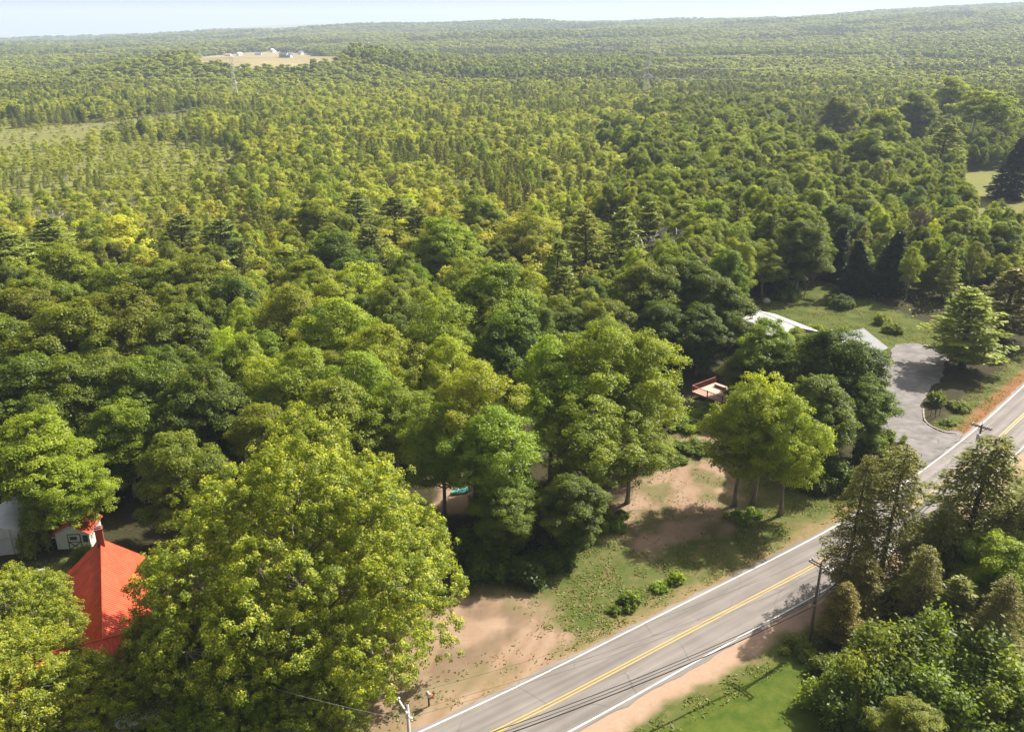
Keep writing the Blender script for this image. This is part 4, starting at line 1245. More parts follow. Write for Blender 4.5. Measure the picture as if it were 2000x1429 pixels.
def gable_wall(mb, x0, x1, y0, y1, z0, hw, hr):
    """walls with gable ends at x0 and x1, ridge along x"""
    ym = (y0 + y1) / 2
    b = len(mb.v)
    mb.v += [(x0, y0, z0), (x0, y1, z0), (x0, y1, hw), (x0, ym, hr), (x0, y0, hw), (x1, y0, z0), (x1, y1, z0), (x1, y1, hw), (x1, ym, hr), (x1, y0, hw)]
    mb.f += [tuple(b + i for i in q) for q in ((0, 4, 3, 2, 1), (5, 6, 7, 8, 9), (0, 5, 9, 4), (1, 2, 7, 6), (4, 9, 8, 3), (2, 3, 8, 7), (0, 1, 6, 5))]
    return mb

def gable_roof(parent, x0, x1, y0, y1, hw, hr, mat, over=.35, rib=True, name='roof'):
    ym = (y0 + y1) / 2
    sl = (hr - hw) / (ym - y0)
    zo = hw - over * sl + .08; zr = hr + .08
    A = [((x0 - over, y0 - over, zo), (x1 + over, y0 - over, zo), (x1 + over, ym, zr), (x0 - over, ym, zr)),
         ((x1 + over, y1 + over, zo), (x0 - over, y1 + over, zo), (x0 - over, ym, zr), (x1 + over, ym, zr))]
    out = []
    for q in A:
        if rib:
            out.append(ribbed('roof_slope', *q, mat, parent))
        else:
            out.append(MB().slab(q, .12).build('roof_slope', mat, parent))
    MB().tube([(x0 - over, ym, zr + .02), (x1 + over, ym, zr + .02)], .07, 6).build('ridge_cap', mat, parent)
    return out

def window(parent, c, wdt, hgt, axis, side, mat='white_clapboard', frame=.09):
    """window in a wall facing along axis ('x' or 'y') times side; c = centre on the wall face"""
    f = MB(); g = MB(); s = MB()
    def bx(mb, a0, a1, z0, z1, d0, d1):
        d0, d1 = sorted((d0 * side, d1 * side))
        if axis == 'y': mb.box(c[0] + a0, c[0] + a1, c[1] + d0, c[1] + d1, c[2] + z0, c[2] + z1)
        else: mb.box(c[0] + d0, c[0] + d1, c[1] + a0, c[1] + a1, c[2] + z0, c[2] + z1)
    w2, h2 = wdt / 2, hgt / 2
    bx(f, -w2 - frame, -w2, -h2, h2, -.02, .06); bx(f, w2, w2 + frame, -h2, h2, -.02, .06)
    bx(f, -w2 - frame, w2 + frame, h2, h2 + frame, -.02, .07)
    fo = f.build('window', mat, parent)
    for z0, z1 in ((-h2, -.025), (.025, h2)):
        g2 = MB(); 
        bx(g2, -w2, w2, z0, z1, -.02, .015)
        g2.build('pane', 'window_glass', fo)
    bx(s, -w2 - frame - .05, w2 + frame + .05, -h2 - frame, -h2, -.02, .11); s.build('sill', mat, fo)
    m_ = MB(); bx(m_, -w2, w2, -.025, .025, -.02, .04); m_.build('meeting_rail', mat, fo)
    return fo

# ------------------------------------------------------------------ red roofed farmhouse (bottom left)
fh = empty('farmhouse', (-29.6, 59.2, 0), math.atan2(.415, .91), 'white clapboard farmhouse with ribbed red metal roofs and brick chimney', 'house')
gable_wall(MB(), -12.4, 0, 0, 7.4, -.2, 4.5, 7.1).build('wall', 'peeling_white', fh)
gable_roof(fh, -12.4, 0, 0, 7.4, 4.5, 7.1, 'red_metal')
for x in (-1.5, -3.7, -6.4, -9.2, -11.2):
    window(fh, (x, 0, 3.1), .85, 1.45, 'y', -1)
MB().box(-12.45, .05, -.06, -.002, -.2, .35).build('foundation', 'stone_wall', fh)
MB().box(-.12, .03, -.03, .12, .36, 4.4).build('corner_board', 'white_clapboard', fh)
MB().box(-12.43, -12.28, -.03, .12, .36, 4.4).build('corner_board', 'white_clapboard', fh)
# rear ell: ridge runs back from the house (along local y)
w_ = MB(); b_ = [(-8.0, 7.4), (-1.0, 21.0)]
def ell(x0, x1, y0, y1, hw, hr, parent, over=.3):
    xm = (x0 + x1) / 2
    mb = MB()
    mb.v += [(x0, y0, -.2), (x1, y0, -.2), (x1, y0, hw), (xm, y0, hr), (x0, y0, hw), (x0, y1, -.2), (x1, y1, -.2), (x1, y1, hw), (xm, y1, hr), (x0, y1, hw)]
    mb.f += [(0, 1, 2, 3, 4), (5, 9, 8, 7, 6), (0, 4, 9, 5), (1, 6, 7, 2), (4, 3, 8, 9), (3, 2, 7, 8)]
    mb.build('wall', 'peeling_white', parent)
    sl = (hr - hw) / (xm - x0); zo = hw - over * sl + .08; zr = hr + .08
    ribbed('roof_slope', (x0 - over, y0 - over, zo), (x0 - over, y1 + over, zo), (xm, y1 + over, zr), (xm, y0 - over, zr), 'red_metal', parent)
    ribbed('roof_slope', (x1 + over, y0 - over, zo), (x1 + over, y1 + over, zo), (xm, y1 + over, zr), (xm, y0 - over, zr), 'red_metal', parent)
    MB().tube([(xm, y0 - over, zr + .03), (xm, y1 + over, zr + .03)], .08, 6).build('ridge_cap', 'red_metal', parent)
ell(-8.1, -1.1, 4.4, 21.0, 4.0, 6.9, fh)
# two lean-to roofs on the left of the link
ribbed('lean_to_roof', (-10.2, 11.6, 2.4), (-10.2, 14.1, 2.4), (-8.15, 14.1, 3.2), (-8.15, 11.6, 3.2), 'red_metal', fh)
ribbed('lean_to_roof', (-12.4, 8.6, 2.2), (-12.4, 11.3, 2.2), (-8.15, 11.3, 3.3), (-8.15, 8.6, 3.3), 'red_metal', fh)
MB().box(-10.0, -8.15, 11.7, 14.0, -.2, 2.45).build('wall', 'peeling_white', fh)
MB().box(-12.1, -8.15, 8.7, 11.2, -.2, 2.15).build('wall', 'peeling_white', fh)
window(fh, (-8.1, 17.5, 2.6), .8, 1.2, 'x', -1)
ch = MB().box(-4.95, -4.25, 19.9, 20.6, 6.3, 8.75).build('chimney', 'brick_red', fh)
MB().box(-5.02, -4.18, 19.83, 20.67, 8.76, 8.92).build('chimney_cap', 'brick_red', ch)
MB().box(-4.85, -4.35, 20.0, 20.5, 8.90, 9.02).build('flue', 'dark_trim', ch)

# shed with red roof and braced door
sh = empty('garden_shed', (-50.8, 85.5, 0), R(4), 'small pale board shed with red roof and X-braced door', 'shed')
mb = MB(); x0, x1, y0, y1 = -1.9, 1.9, 0, 3.4
mb.v += [(x0, y0, -.1), (x1, y0, -.1), (x1, y0, 2.2), (0, y0, 3.3), (x0, y0, 2.2), (x0, y1, -.1), (x1, y1, -.1), (x1, y1, 2.2), (0, y1, 3.3), (x0, y1, 2.2)]
mb.f += [(0, 1, 2, 3, 4), (5, 9, 8, 7, 6), (0, 4, 9, 5), (1, 6, 7, 2)]
mb.build('wall', 'pale_shed_board', sh)
for s in (-1, 1):
    ribbed('roof_slope', (s * 2.2, -.35, 2.1), (s * 2.2, 3.7, 2.1), (0, 3.7, 3.42), (0, -.35, 3.42), 'red_metal', sh)
dr = MB().box(-.55, .95, -.06, -.01, 0, 2.0).build('door', 'pale_shed_board', sh)
for a, b in (((-.55, .02), (.95, .02)), ((-.55, 1.0), (.95, 1.0)), ((-.55, 1.98), (.95, 1.98)), ((-.5, .05), (-.5, 1.95)), ((.9, .05), (.9, 1.95)), ((-.5, .05), (.9, .97)), ((-.5, .97), (.9, .05))):
    d = np.array([b[0] - a[0], b[1] - a[1]]); d /= np.linalg.norm(d); n_ = np.array([-d[1], d[0]]) * .05
    q = MB(); pts_ = [(a[0] + n_[0], a[1] + n_[1]), (b[0] + n_[0], b[1] + n_[1]), (b[0] - n_[0], b[1] - n_[1]), (a[0] - n_[0], a[1] - n_[1])]
    b0 = [(p_[0], -.095 - random.random() * .012, p_[1]) for p_ in pts_]; b1 = [(p_[0], -.058, p_[1]) for p_ in pts_]
    q.v += b0 + b1; q.f += [(0, 1, 2, 3), (7, 6, 5, 4), (0, 4, 5, 1), (1, 5, 6, 2), (2, 6, 7, 3), (3, 7, 4, 0)]
    q.build('door_brace', 'dark_trim', dr)
MB().box(-.3, .5, -.08, -.055, 1.25, 1.7).build('door_window', 'window_glass', dr)
MB().box(1.15, 1.7, -.05, .02, .9, 1.8).build('side_opening', 'window_glass', sh)

# tarp shelter
ts = empty('tarp_shelter', (-58.2, 84.2, 0), R(14), 'white tarp hoop shelter at the left edge beside the shed', 'shelter')
prof = [(-2.6, 0), (-2.6, 1.7), (-2.2, 2.6), (-1.2, 3.3), (0, 3.6), (1.2, 3.3), (2.2, 2.6), (2.6, 1.7), (2.6, 0)]
mb = MB(); ny_ = 9
for j in range(ny_):
    yy = j * 7.5 / (ny_ - 1)
    for (x, z) in prof:
        mb.v.append((x + random.uniform(-.05, .05), yy, z + (random.uniform(-.10, .03) if z > 1 else 0)))
for j in range(ny_ - 1):
    for k in range(len(prof) - 1):
        a = j * len(prof) + k; mb.f.append((a, a + 1, a + 1 + len(prof), a + len(prof)))
mb.build('tarp_cover', 'tarp_white', ts, True)
MB().poly([(x * .985, .03, z * .985) for x, z in prof]).build('end_panel', 'tarp_grey', ts)
for x in (-1.0, 1.0):
    MB().tube([(x, -.02, 0), (x, -.02, 3.2)], .05, 5).build('door_post', 'pole_wood_pale', ts)
MB().tube([(-2.4, -.02, 2.2), (2.4, -.02, 2.2)], .05, 5).build('door_header', 'pole_wood_pale', ts)

# black kettle of a yard grill
gl_ = empty('barbecue_grill', (-51.6, 79.6, 0), .4, 'small dark barbecue grill with pale lid on the yard grass', 'grill')
MB().box(-.45, .45, -.28, .28, .75, 1.0).build('firebox', 'black_metal', gl_)
MB().tube([(-.45, 0, 1.02), (.45, 0, 1.02)], .27, 10).build('lid', 'grey_metal', gl_)
for sx in (-.4, .4):
    for sy in (-.22, .22):
        MB().tube([(sx, sy, 0), (sx, sy, .76)], .025, 5).build('leg', 'black_metal', gl_)
MB().box(-.42, .42, -.24, .24, .25, .28).build('shelf', 'black_metal', gl_)

# ------------------------------------------------------------------ white roofed house
wh = empty('bungalow', (51.2, 157.3, 0), math.atan2(-.89, .45), 'low house with bright white roof and stone walls behind the round maples', 'house')
gable_wall(MB(), -5.6, 5.6, -4.6, 4.6, -.2, 3.1, 4.5).build('wall', 'stone_wall', wh)
gable_roof(wh, -5.6, 5.6, -4.6, 4.6, 3.1, 4.5, 'white_roofing', .45)
window(wh, (5.6, 1.5, 1.7), 1.0, 1.1, 'x', 1)
window(wh, (5.6, -1.8, 1.7), 1.0, 1.1, 'x', 1)
window(wh, (-1.5, 4.6, 1.7), 1.1, 1.1, 'y', 1)
# white garage
ga = empty('garage', (60.4, 146.2, 0), math.atan2(-.66, -.75), 'white garage with grey shingle gable roof at the end of the driveway', 'garage')
gable_wall(MB(), -5.2, 6.0, -4.6, 4.6, -.2, 2.9, 5.1).build('wall', 'white_siding', ga)
gable_roof(ga, -5.2, 6.0, -4.6, 4.6, 2.9, 5.1, 'grey_shingle', .5, False)
for xx in (-3.1, 1.3):
    dd_ = MB().box(xx - 1.35, xx + 1.35, 4.6, 4.66, 0, 2.25).build('garage_door', 'white_siding', ga)
    for z_ in (.55, 1.1, 1.65):
        MB().box(xx - 1.3, xx + 1.3, 4.661, 4.69, z_ - .015, z_ + .015).build('door_panel_rail', 'grey_metal', dd_)
    MB().box(xx - 1.5, xx - 1.38, 4.6, 4.70, 0, 2.4).build('door_trim', 'white_clapboard', ga)
    MB().box(xx + 1.38, xx + 1.5, 4.6, 4.70, 0, 2.4).build('door_trim', 'white_clapboard', ga)
window(ga, (-5.2, 0, 1.7), .9, 1.1, 'x', -1)
# hidden main house with the deck
mh = empty('white_house', (48.0, 139.6, 0), math.atan2(.66, .75), 'white sided house almost hidden by trees between deck and garage', 'house')
gable_wall(MB(), -6.0, 5.5, -3.9, 3.9, -.2, 3.2, 5.2).build('wall', 'white_siding', mh)
gable_roof(mh, -6.0, 5.5, -3.9, 3.9, 3.2, 5.2, 'grey_shingle', .4, False)
for xx in (-4.5, -1.5, 1.5, 4):
    window(mh, (xx, -3.9, 1.9), 1.0, 1.3, 'y', -1)
dk = empty('deck', (29.2, 128.9, 0), math.atan2(-.78, .63), 'raised sunlit wooden deck with red-brown railing among the trees', 'deck')
MB().box(0, 6.2, 0, 6.0, 1.45, 1.52).build('joists', 'deck_red', dk)
for i in range(20):
    MB().box(.02, 6.18, i * .3 + .008, i * .3 + .292, 1.525, 1.56 + (i % 3) * .002).build('deck_board', 'deck_board', dk)
MB().box(-.04, 6.24, -.05, -.002, 1.25, 1.55).build('fascia', 'deck_red', dk)
for x, y in ((0.05, .05), (3.1, .05), (6.15, .05), (.05, 3), (.05, 5.95)):
    MB().box(x - .06, x + .06, y - .06, y + .06, -.2, 2.65).build('post', 'deck_red', dk)
tr_ = MB().box(-.02, 6.22, -.03, .13, 2.5, 2.56).build('railing', 'deck_red', dk)
MB().box(-.03, .13, .14, 6.0, 2.5, 2.56).build('railing', 'deck_red', dk)
bl = MB().box(-.022, .022, -.022, .022, 1.62, 2.5).mesh('baluster'); bl.materials.append(MATS['deck_red'])
for i in range(30):
    if i in (14,): continue
    o = link('baluster', bl, None, dk); o.location = (.25 + i * .2, .05, 0)
for i in range(28):
    o = link('baluster', bl, None, dk); o.location = (.05, .3 + i * .2, 0)
for a, b in ((2.2, 3.0), (3.6, 4.0)):
    bn = MB().box(1.0, 3.2, a + 2.2, a + 2.6, 1.98, 2.04).build('bench_seat', 'deck_board', dk)
    MB().box(1.05, 3.15, a + 2.25, a + 2.55, 1.565, 1.975).build('bench_frame', 'deck_red', bn)
    break
# board fence below the deck
fn = empty('board_fence', (26.6, 126.2, 0), math.atan2(-.55, .83), 'short weathered board fence below the deck', 'fence')
for i in range(22):
    MB().box(i * .2, i * .2 + .18, -.012 + (i % 2) * .006, .012 + (i % 2) * .006, 0, 1.55 + random.uniform(-.06, .06)).build('board', 'weathered_board', fn)
for z_ in (.4, 1.2):
    MB().box(0, 4.4, .02, .07, z_, z_ + .09).build('rail', 'weathered_board', fn)

# two roofs among the right-hand forest
for px, py, lab, mt in ((1648, 296, 'pale house corner peeping between maples of the right forest', 'cream_siding'), (1782, 304, 'small grey house half hidden behind the conical pine', 'white_siding')):
    p_ = at(px, py + 6, 0)
    hb = empty('cottage', (p_.x, p_.y, p_.z), R(35), lab, 'house')
    gable_wall(MB(), -5, 5, -3.6, 3.6, -.5, 3.4, 6.0).build('wall', mt, hb)
    gable_roof(hb, -5, 5, -3.6, 3.6, 3.4, 6.0, 'grey_shingle', .4, False)
    for xx in (-3, 0, 3): window(hb, (xx, -3.6, 1.9), .9, 1.2, 'y', -1)

# ------------------------------------------------------------------ far houses on the hay-field knoll
def farhouse(px, py, L, W, hw, hr, rz, wall, roof, lab, wing=None):
    p_ = at(px, py, 0)
    hb = empty('house', (p_.x, p_.y, p_.z), R(rz), lab, 'house', 'houses on the hay field')
    gable_wall(MB(), -L / 2, L / 2, -W / 2, W / 2, -1.5, hw, hr).build('wall', wall, hb)
    gable_roof(hb, -L / 2, L / 2, -W / 2, W / 2, hw, hr, roof, .4, False)
    for k in range(4):
        x = -L / 2 + (k + .5) * L / 4
        window(hb, (x, -W / 2, hw * .55), 1.1, 1.5, 'y', -1)
    window(hb, (L / 2, 0, hw * .6), 1.1, 1.5, 'x', 1)
    if wing:
        wl, ww, wh_, wr_ = wing
        gable_wall(MB(), L / 2 + .01, L / 2 + wl, -ww / 2, ww / 2, -1.5, wh_, wr_).build('wing_wall', wall, hb)
        gable_roof(hb, L / 2 + .5, L / 2 + wl, -ww / 2, ww / 2, wh_, wr_, roof, .38, False)
farhouse(532, 103, 9, 8, 5.2, 8.6, 75, 'white_siding', 'white_roofing', 'white gabled house highest on the hay field', (8, 6, 3, 5))
farhouse(556, 113, 11, 8, 4.2, 7.2, -20, 'blue_siding', 'grey_shingle', 'blue-grey house in the middle of the hay field', (5, 6, 3, 5))
farhouse(588, 107, 10, 8, 5.2, 8.2, 65, 'white_siding', 'dark_shingle', 'white house with dark roof at the edge of the far wood')
farhouse(622, 108, 14, 9, 4.2, 7.2, 12, 'white_siding', 'cream_siding', 'long white house rightmost on the hay field', (6, 6, 3, 5))
farhouse(430, 106, 12, 8, 3.8, 6.4, 5, 'cream_siding', 'dark_shingle', 'grey-roofed house leftmost on the hay field')
farhouse(446, 110, 13, 8, 3.0, 5.6, -10, 'white_siding', 'terracotta', 'orange-roofed house behind the slim steel tower')
farhouse(468, 109, 11, 8, 4.0, 7.0, 60, 'white_siding', 'white_roofing', 'pale gabled house right of the orange roof')
farhouse(505, 108, 13, 8, 3.4, 6.0, 0, 'cream_siding', 'grey_shingle', 'low grey house half hidden at the brow of the field')
farhouse(277, 127, 15, 10, 3.8, 8.0, 15, 'cream_siding', 'grey_shingle', 'grey-roofed house alone among dark trees on the left')

# ------------------------------------------------------------------ poles and wires
def wire(name, a, b, sag, r, mat, label, cat='cable', group=None):
    a = np.array(a, float); b = np.array(b, float)
    n = 26
    pts_ = []
    for i in range(n + 1):
        t = i / n
        p_ = a + (b - a) * t; p_[2] -= sag * 4 * t * (1 - t); pts_.append(p_)
    o = MB().tube(pts_, r, 5).build(name, mat)
    return tag(o, label, cat, group)
def upole(base, h, ang, label, mat='pole_wood', arms=2, transformer=False, lean=(0, 0)):
    o = empty('utility_pole', base, ang, label, 'utility pole')
    MB().tube([(0, 0, -.4), (lean[0] * .5, lean[1] * .5, h * .5), (lean[0], lean[1], h)], [.17, .145, .115], 10).build('pole', mat, o, True)
    za = h - .35
    for k in range(arms):
        y = (-.19, .19)[k] if arms == 2 else -.18
        ar = MB().box(lean[0] - 1.22, lean[0] + 1.22, lean[1] + y - .055, lean[1] + y + .055, za - .06, za + .07).build('crossarm', mat, o)
        for x in (-1.1, .55, 1.1):
            ins = MB().tube([(lean[0] + x, lean[1] + y, za + .071), (lean[0] + x, lean[1] + y, za + .14), (lean[0] + x, lean[1] + y, za + .15), (lean[0] + x, lean[1] + y, za + .25), (lean[0] + x, lean[1] + y, za + .27)], [.03, .03, .08, .085, .04], 8)
            ins.build('insulator', 'insulator', ar, True)
        for s in (-1, 1):
            MB().tube([(lean[0] + s * .7, lean[1] + y, za - .06), (lean[0] * .9, lean[1] + y * .75, za - .75)], .018, 4).build('brace', 'black_metal', ar)
    MB().tube([(lean[0], lean[1], h), (lean[0], lean[1], h + .3)], [.03, .03], 6).build('pole_top_pin', 'black_metal', o)
    if transformer:
        tf = MB().tube([(.02, -.45, h - 2.2), (.02, -.45, h - 1.25)], .26, 12).build('transformer', 'grey_metal', o, True)
        MB().box(-.05, .08, -.3, .0, h - 1.9, h - 1.5).build('bracket', 'black_metal', tf)
    for z_ in (5.9, 5.2):
        MB().box(-.05, .05, -.35, -.1, z_ - .04, z_ + .04).build('cable_bracket', 'black_metal', o)
    return o
A1 = np.array([29.0, 68.5]); A2 = np.array([59.5, 98.8]); A3 = np.array([-7.3, 47.4])
upole((A1[0], A1[1], 0), 9.7, math.atan2(-.80, .60), 'dark wooden utility pole with double crossarm beside the hemlocks', lean=(0.1, -.1))
upole((A2[0], A2[1], 0), 9.7, math.atan2(-.72, .70), 'utility pole with grey transformer across from the driveway', transformer=True)
upole((A3[0], A3[1], 0), 12.2, math.atan2(-.87, .5), 'pale utility pole cut by the bottom edge of the picture', 'pole_wood_pale', arms=1)
GW = 'roadside utility wires'
for k, (off, z1, z2, z3, r) in enumerate(((0, 5.9, 5.9, 7.6, .035), (.12, 5.2, 5.2, 6.9, .045), (-.2, 5.5, 5.5, 7.2, .028))):
    nm = ('upper', 'lower', 'thin middle')[k]
    n1 = np.array([.6, -.8]) * .3
    wire('cable', (A3[0] + .3, A3[1] - .2, z3), (A1[0] + off, A1[1] - .33, z1), .9, r, 'cable_black', f'{nm} black cable running above the road to the dark pole')
    wire('cable', (A1[0] + off, A1[1] - .33, z1), (A2[0] + off, A2[1] - .35, z2), .8, r, 'cable_black', f'{nm} black cable from the dark pole into the hemlocks')
for k, x in enumerate((-1.1, .55, 1.1)):
    nm = ('road-side', 'middle', 'tree-side')[k]
    e1 = np.array([.60, -.80]) * x; e2 = np.array([.70, -.72]) * x; e3 = np.array([.5, -.87]) * x
    wire('power_line', (A3[0] + e3[0], A3[1] + e3[1], 12.13), (A1[0] + e1[0] + .1, A1[1] + e1[1] - .1, 9.62), .9, .009, 'cable_black', f'thin {nm} power line from the pale pole to the dark pole', 'power line')
    wire('power_line', (A1[0] + e1[0] + .1, A1[1] + e1[1] - .1, 9.62), (A2[0] + e2[0], A2[1] + e2[1], 9.62), .8, .009, 'cable_black', f'thin {nm} power line from the dark pole to the transformer pole', 'power line')
wire('service_line', (A3[0] - .4, A3[1] + .4, 10.6), (-29.2, 61.0, 5.2), .6, .012, 'steel_dull', 'pale service wire from the bottom pole towards the farmhouse', 'cable')

# lattice towers of the transmission line
def tower(px, pyt, pyb, dist, wide, arms, label):
    d = ray(px, pyb); d = d / math.hypot(d[0], d[1])
    x, y = d[0] * dist, d[1] * dist
    zb = float(hfun(x, y))
    dt_ = ray(px, pyt); dt_ = dt_ / math.hypot(dt_[0], dt_[1])
    h = CAMH + dt_[2] * dist - zb
    o = empty('lattice_tower', (x, y, zb), math.atan2(-x, y) , label, 'pylon')
    wb, wt = wide, wide * .30
    def c(z, sx, sy):
        t = min(1, z / (h * .62)); w2 = (wb + (wt - wb) * t) / 2
        return np.array([sx * w2, sy * w2, z])
    for sx in (-1, 1):
        for sy in (-1, 1):
            MB().tube([c(0, sx, sy), c(h * .62, sx, sy), c(h, sx, sy)], .16, 4).build('leg', 'steel', o)
    nb_ = 11
    br = MB()
    for i in range(nb_):
        z0, z1 = h * i / nb_, h * (i + 1) / nb_
        for (s0, s1) in (((-1, -1), (1, -1)), ((1, -1), (1, 1)), ((1, 1), (-1, 1)), ((-1, 1), (-1, -1))):
            br.tube([c(z0, *s0), c(z1, *s1)], .09, 3); br.tube([c(z0, *s1), c(z1, *s0)], .09, 3); br.tube([c(z1, *s0), c(z1, *s1)], .09, 3)
    br.build('lattice', 'steel', o)
    tips = []
    for f_, al in arms:
        z_ = h * f_
        for s in (-1, 1):
            am = MB()
            a0 = c(z_, s, 0); tip_ = np.array([s * al, 0, z_])
            for sy in (-1, 1):
                am.tube([c(z_, s, sy), tip_], .12, 4); am.tube([c(min(h, z_ + 2.4), s, sy), tip_], .10, 4)
            am.build('crossarm', 'steel', o)
            tips.append(o.matrix_basis @ Vector((s * al, 0, z_ - .3)))
    bpy.context.view_layer.update()
    M = o.matrix_world
    return [M @ Vector((s * al, 0, h * f_ - .2)) for f_, al in arms for s in (-1, 1)]
bpy.context.view_layer.update()
tA = tower(457, 111, 168, 800, 6.5, ((.97, 4.5), (.72, 3.2), (.45, 3.6)), 'slim white steel lattice tower in front of the orange roof')
tB = tower(1262, 72, 172, 760, 6.5, ((.97, 5.0), (.80, 5.0), (.60, 5.0), (.42, 5.0)), 'tall white lattice tower right of the middle')
tC = tower(1758, 62, 105, 1150, 8, ((.97, 7.0), (.78, 7.0), (.56, 7.0), (.4, 7.0)), 'hazy lattice tower far off at the upper right')
GL = 'transmission lines between the lattice towers'
for i, q in enumerate(zip(tB, tC)):
    wire('transmission_line', q[0], q[1], 9, .045, 'steel_dull', 'thin pale transmission wire between the two lattice towers on the right', 'power line', GL)
for i, q in enumerate(tC):
    wire('transmission_line', q, (q.x + 620, q.y - 60, q.z + 14), 8, .045, 'steel_dull', 'thin pale wire running right from the far lattice tower', 'power line', 'wires right of the far tower')
# wooden poles of the cut corridor
def woodpole(px, pyb, hpx, label, group=None):
    p_ = at(px, pyb, 0); dist = p_.length
    h = hpx / FPX * dist
    o = empty('wooden_pole', (p_.x, p_.y, p_.z), 0, label, 'utility pole', group)
    MB().tube([(0, 0, -.5), (0, 0, h)], [.24, .17], 8).build('pole', 'dark_trim', o)
    MB().box(-1.6, 1.6, -.08, .08, h - 1.0, h - .8).build('crossarm', 'dark_trim', o)
    bpy.context.view_layer.update()
    return Vector((p_.x, p_.y, p_.z + h - .8))
w1 = woodpole(388, 250, 38, 'dark wooden pole beside the grassy corridor on the left')
w2 = woodpole(1425, 160, 38, 'dark wooden pole below the transmission wires')
w0 = at(-140, 275, 12); w3 = at(560, 208, 11)
for s in (-1.4, 0, 1.4):
    wire('corridor_wire', (w0.x, w0.y + s, w0.z), (w1.x, w1.y + s, w1.z), 3, .012, 'steel_dull', 'thin pale wire over the grassy corridor, left of the dark pole', 'power line', 'wires over the corridor')
    wire('corridor_wire', (w1.x, w1.y + s, w1.z), (w3.x, w3.y + s, w3.z), 2, .012, 'steel_dull', 'thin pale wire over the grassy corridor, right of the dark pole', 'power line', 'wires over the corridor, right')
    q = at(1290, 168, 11)
    wire('corridor_wire', (w2.x, w2.y + s, w2.z - abs(s)), (q.x, q.y + s * 2, q.z), 2, .02, 'steel_dull', 'thin pale wire from the dark pole towards the tall lattice tower', 'power line', 'wires below the transmission line')

# ------------------------------------------------------------------ roadside things
mb_ = empty('mailbox', (-7.4, 60.5, 0), math.atan2(.55, .83) , 'roadside mailbox post with orange newspaper box beside the dirt', 'mailbox')
MB().box(-.06, .06, -.06, .06, -.2, 1.35).build('post', 'dark_trim', mb_)
pr_ = [(.11 * math.cos(t), .11 * math.sin(t)) for t in np.linspace(0, math.pi, 9)]
b = MB(); pp = [(-.11, 0)] ; ring = [(x, z + .14) for x, z in pr_] + [(-.11, 0), (.11, 0)]
for yy in (-.28, .28):
    b.v += [(x * 1.3, yy, 1.2 + z * 1.3) for x, z in ring]
n_ = len(ring)
b.f += [tuple(range(n_)), tuple(range(2 * n_ - 1, n_ - 1, -1))] + [(k, n_ + k, n_ + (k + 1) % n_, (k + 1) % n_) for k in range(n_)]
b.build('box', 'grey_metal', mb_)
MB().box(.155, .36, -.2, .2, 1.0, 1.24).build('newspaper_box', 'orange_plastic', mb_)

# teal boat cover glimpsed between the ash trunks
tb = empty('covered_boat', (-6.6, 98.6, 0), .5, 'teal cover glimpsed between ash trunks behind the yellow-tipped maples', 'boat')
b = MB()
for i, t in enumerate(np.linspace(-1, 1, 9)):
    w2 = .75 * (1 - t * t * .85)
    for k in range(7):
        a = math.pi * k / 6
        b.v.append((t * 2.1, w2 * math.cos(a), .35 + .5 * (1 - t * t * .5) * math.sin(a)))
    if i:
        for k in range(6):
            q = (i - 1) * 7 + k; b.f.append((q, q + 1, q + 8, q + 7))
b.build('cover', 'teal_cover', tb, True)
b = MB()
for i, t in enumerate(np.linspace(-1, 1, 9)):
    w2 = .78 * (1 - t * t * .85)
    b.v += [(t * 2.1, w2, .36), (t * 2.1, w2 * .5, .02), (t * 2.1, -w2 * .5, .02), (t * 2.1, -w2, .36)]
    if i:
        for k in range(3):
            q = (i - 1) * 4 + k; b.f.append((q, q + 4, q + 5, q + 1))
b.build('hull', 'grey_metal', tb)

tb.scale = (.75, .75, .75)
# boulder in the meadow
def boulder(x, y, r, label):
    rr = np.random.default_rng(int(x * 10))
    v = []; f = []; nu, nv = 10, 7
    for j in range(nv):
        th = math.pi * j / (nv - 1)
        for i in range(nu):
            ph = 2 * math.pi * i / nu
            k = r * (1 + rr.uniform(-.18, .18))
            v.append((k * math.sin(th) * math.cos(ph), k * math.sin(th) * math.sin(ph), k * .7 * math.cos(th)))
    for j in range(nv - 1):
        for i in range(nu):
            f.append((j * nu + i, (j + 1) * nu + i, (j + 1) * nu + (i + 1) % nu, j * nu + (i + 1) % nu))
    o = link('boulder', pymesh('boulder', v, f, True), 'rock'); o.location = (x, y, r * .35)
    tag(o, label, 'rock')
p_ = at(1496, 590, 0); boulder(p_.x, p_.y, .9, 'pale boulder in the grass behind the white roof')

# planted island between driveway and road: kerb stones and black arbor
KB = fpx([(1803, 800), (1806, 822), (1822, 836), (1845, 845), (1868, 848)])
KC = catmull(KB, 8)
kb = empty('planter_edging', (0, 0, 0), 0, 'curved row of edging stones round the planted corner of the driveway', 'edging')
acc = 0
for i in range(len(KC) - 1):
    a, b2 = KC[i], KC[i + 1]
    t = (b2 - a) / np.linalg.norm(b2 - a); n_ = np.array([-t[1], t[0]])
    L_ = np.linalg.norm(b2 - a)
    for s in np.arange(0, L_ - .1, .42):
        q0 = a + t * (s + .01); q1 = a + t * min(L_, s + .40); w2 = .11 + random.uniform(-.02, .02); hh = .26 + random.uniform(-.04, .05)
        MB().slab([(*(q0 + n_ * w2), hh), (*(q0 - n_ * w2), hh), (*(q1 - n_ * w2), hh - .02), (*(q1 + n_ * w2), hh - .02)], .35).build('edging_stone', 'kerb_stone', kb)
p_ = at(1826, 812, 0)
ab = empty('garden_arbor', (p_.x, p_.y, 0), R(40), 'black metal garden arbor overgrown with a green shrub by the driveway', 'arbor')
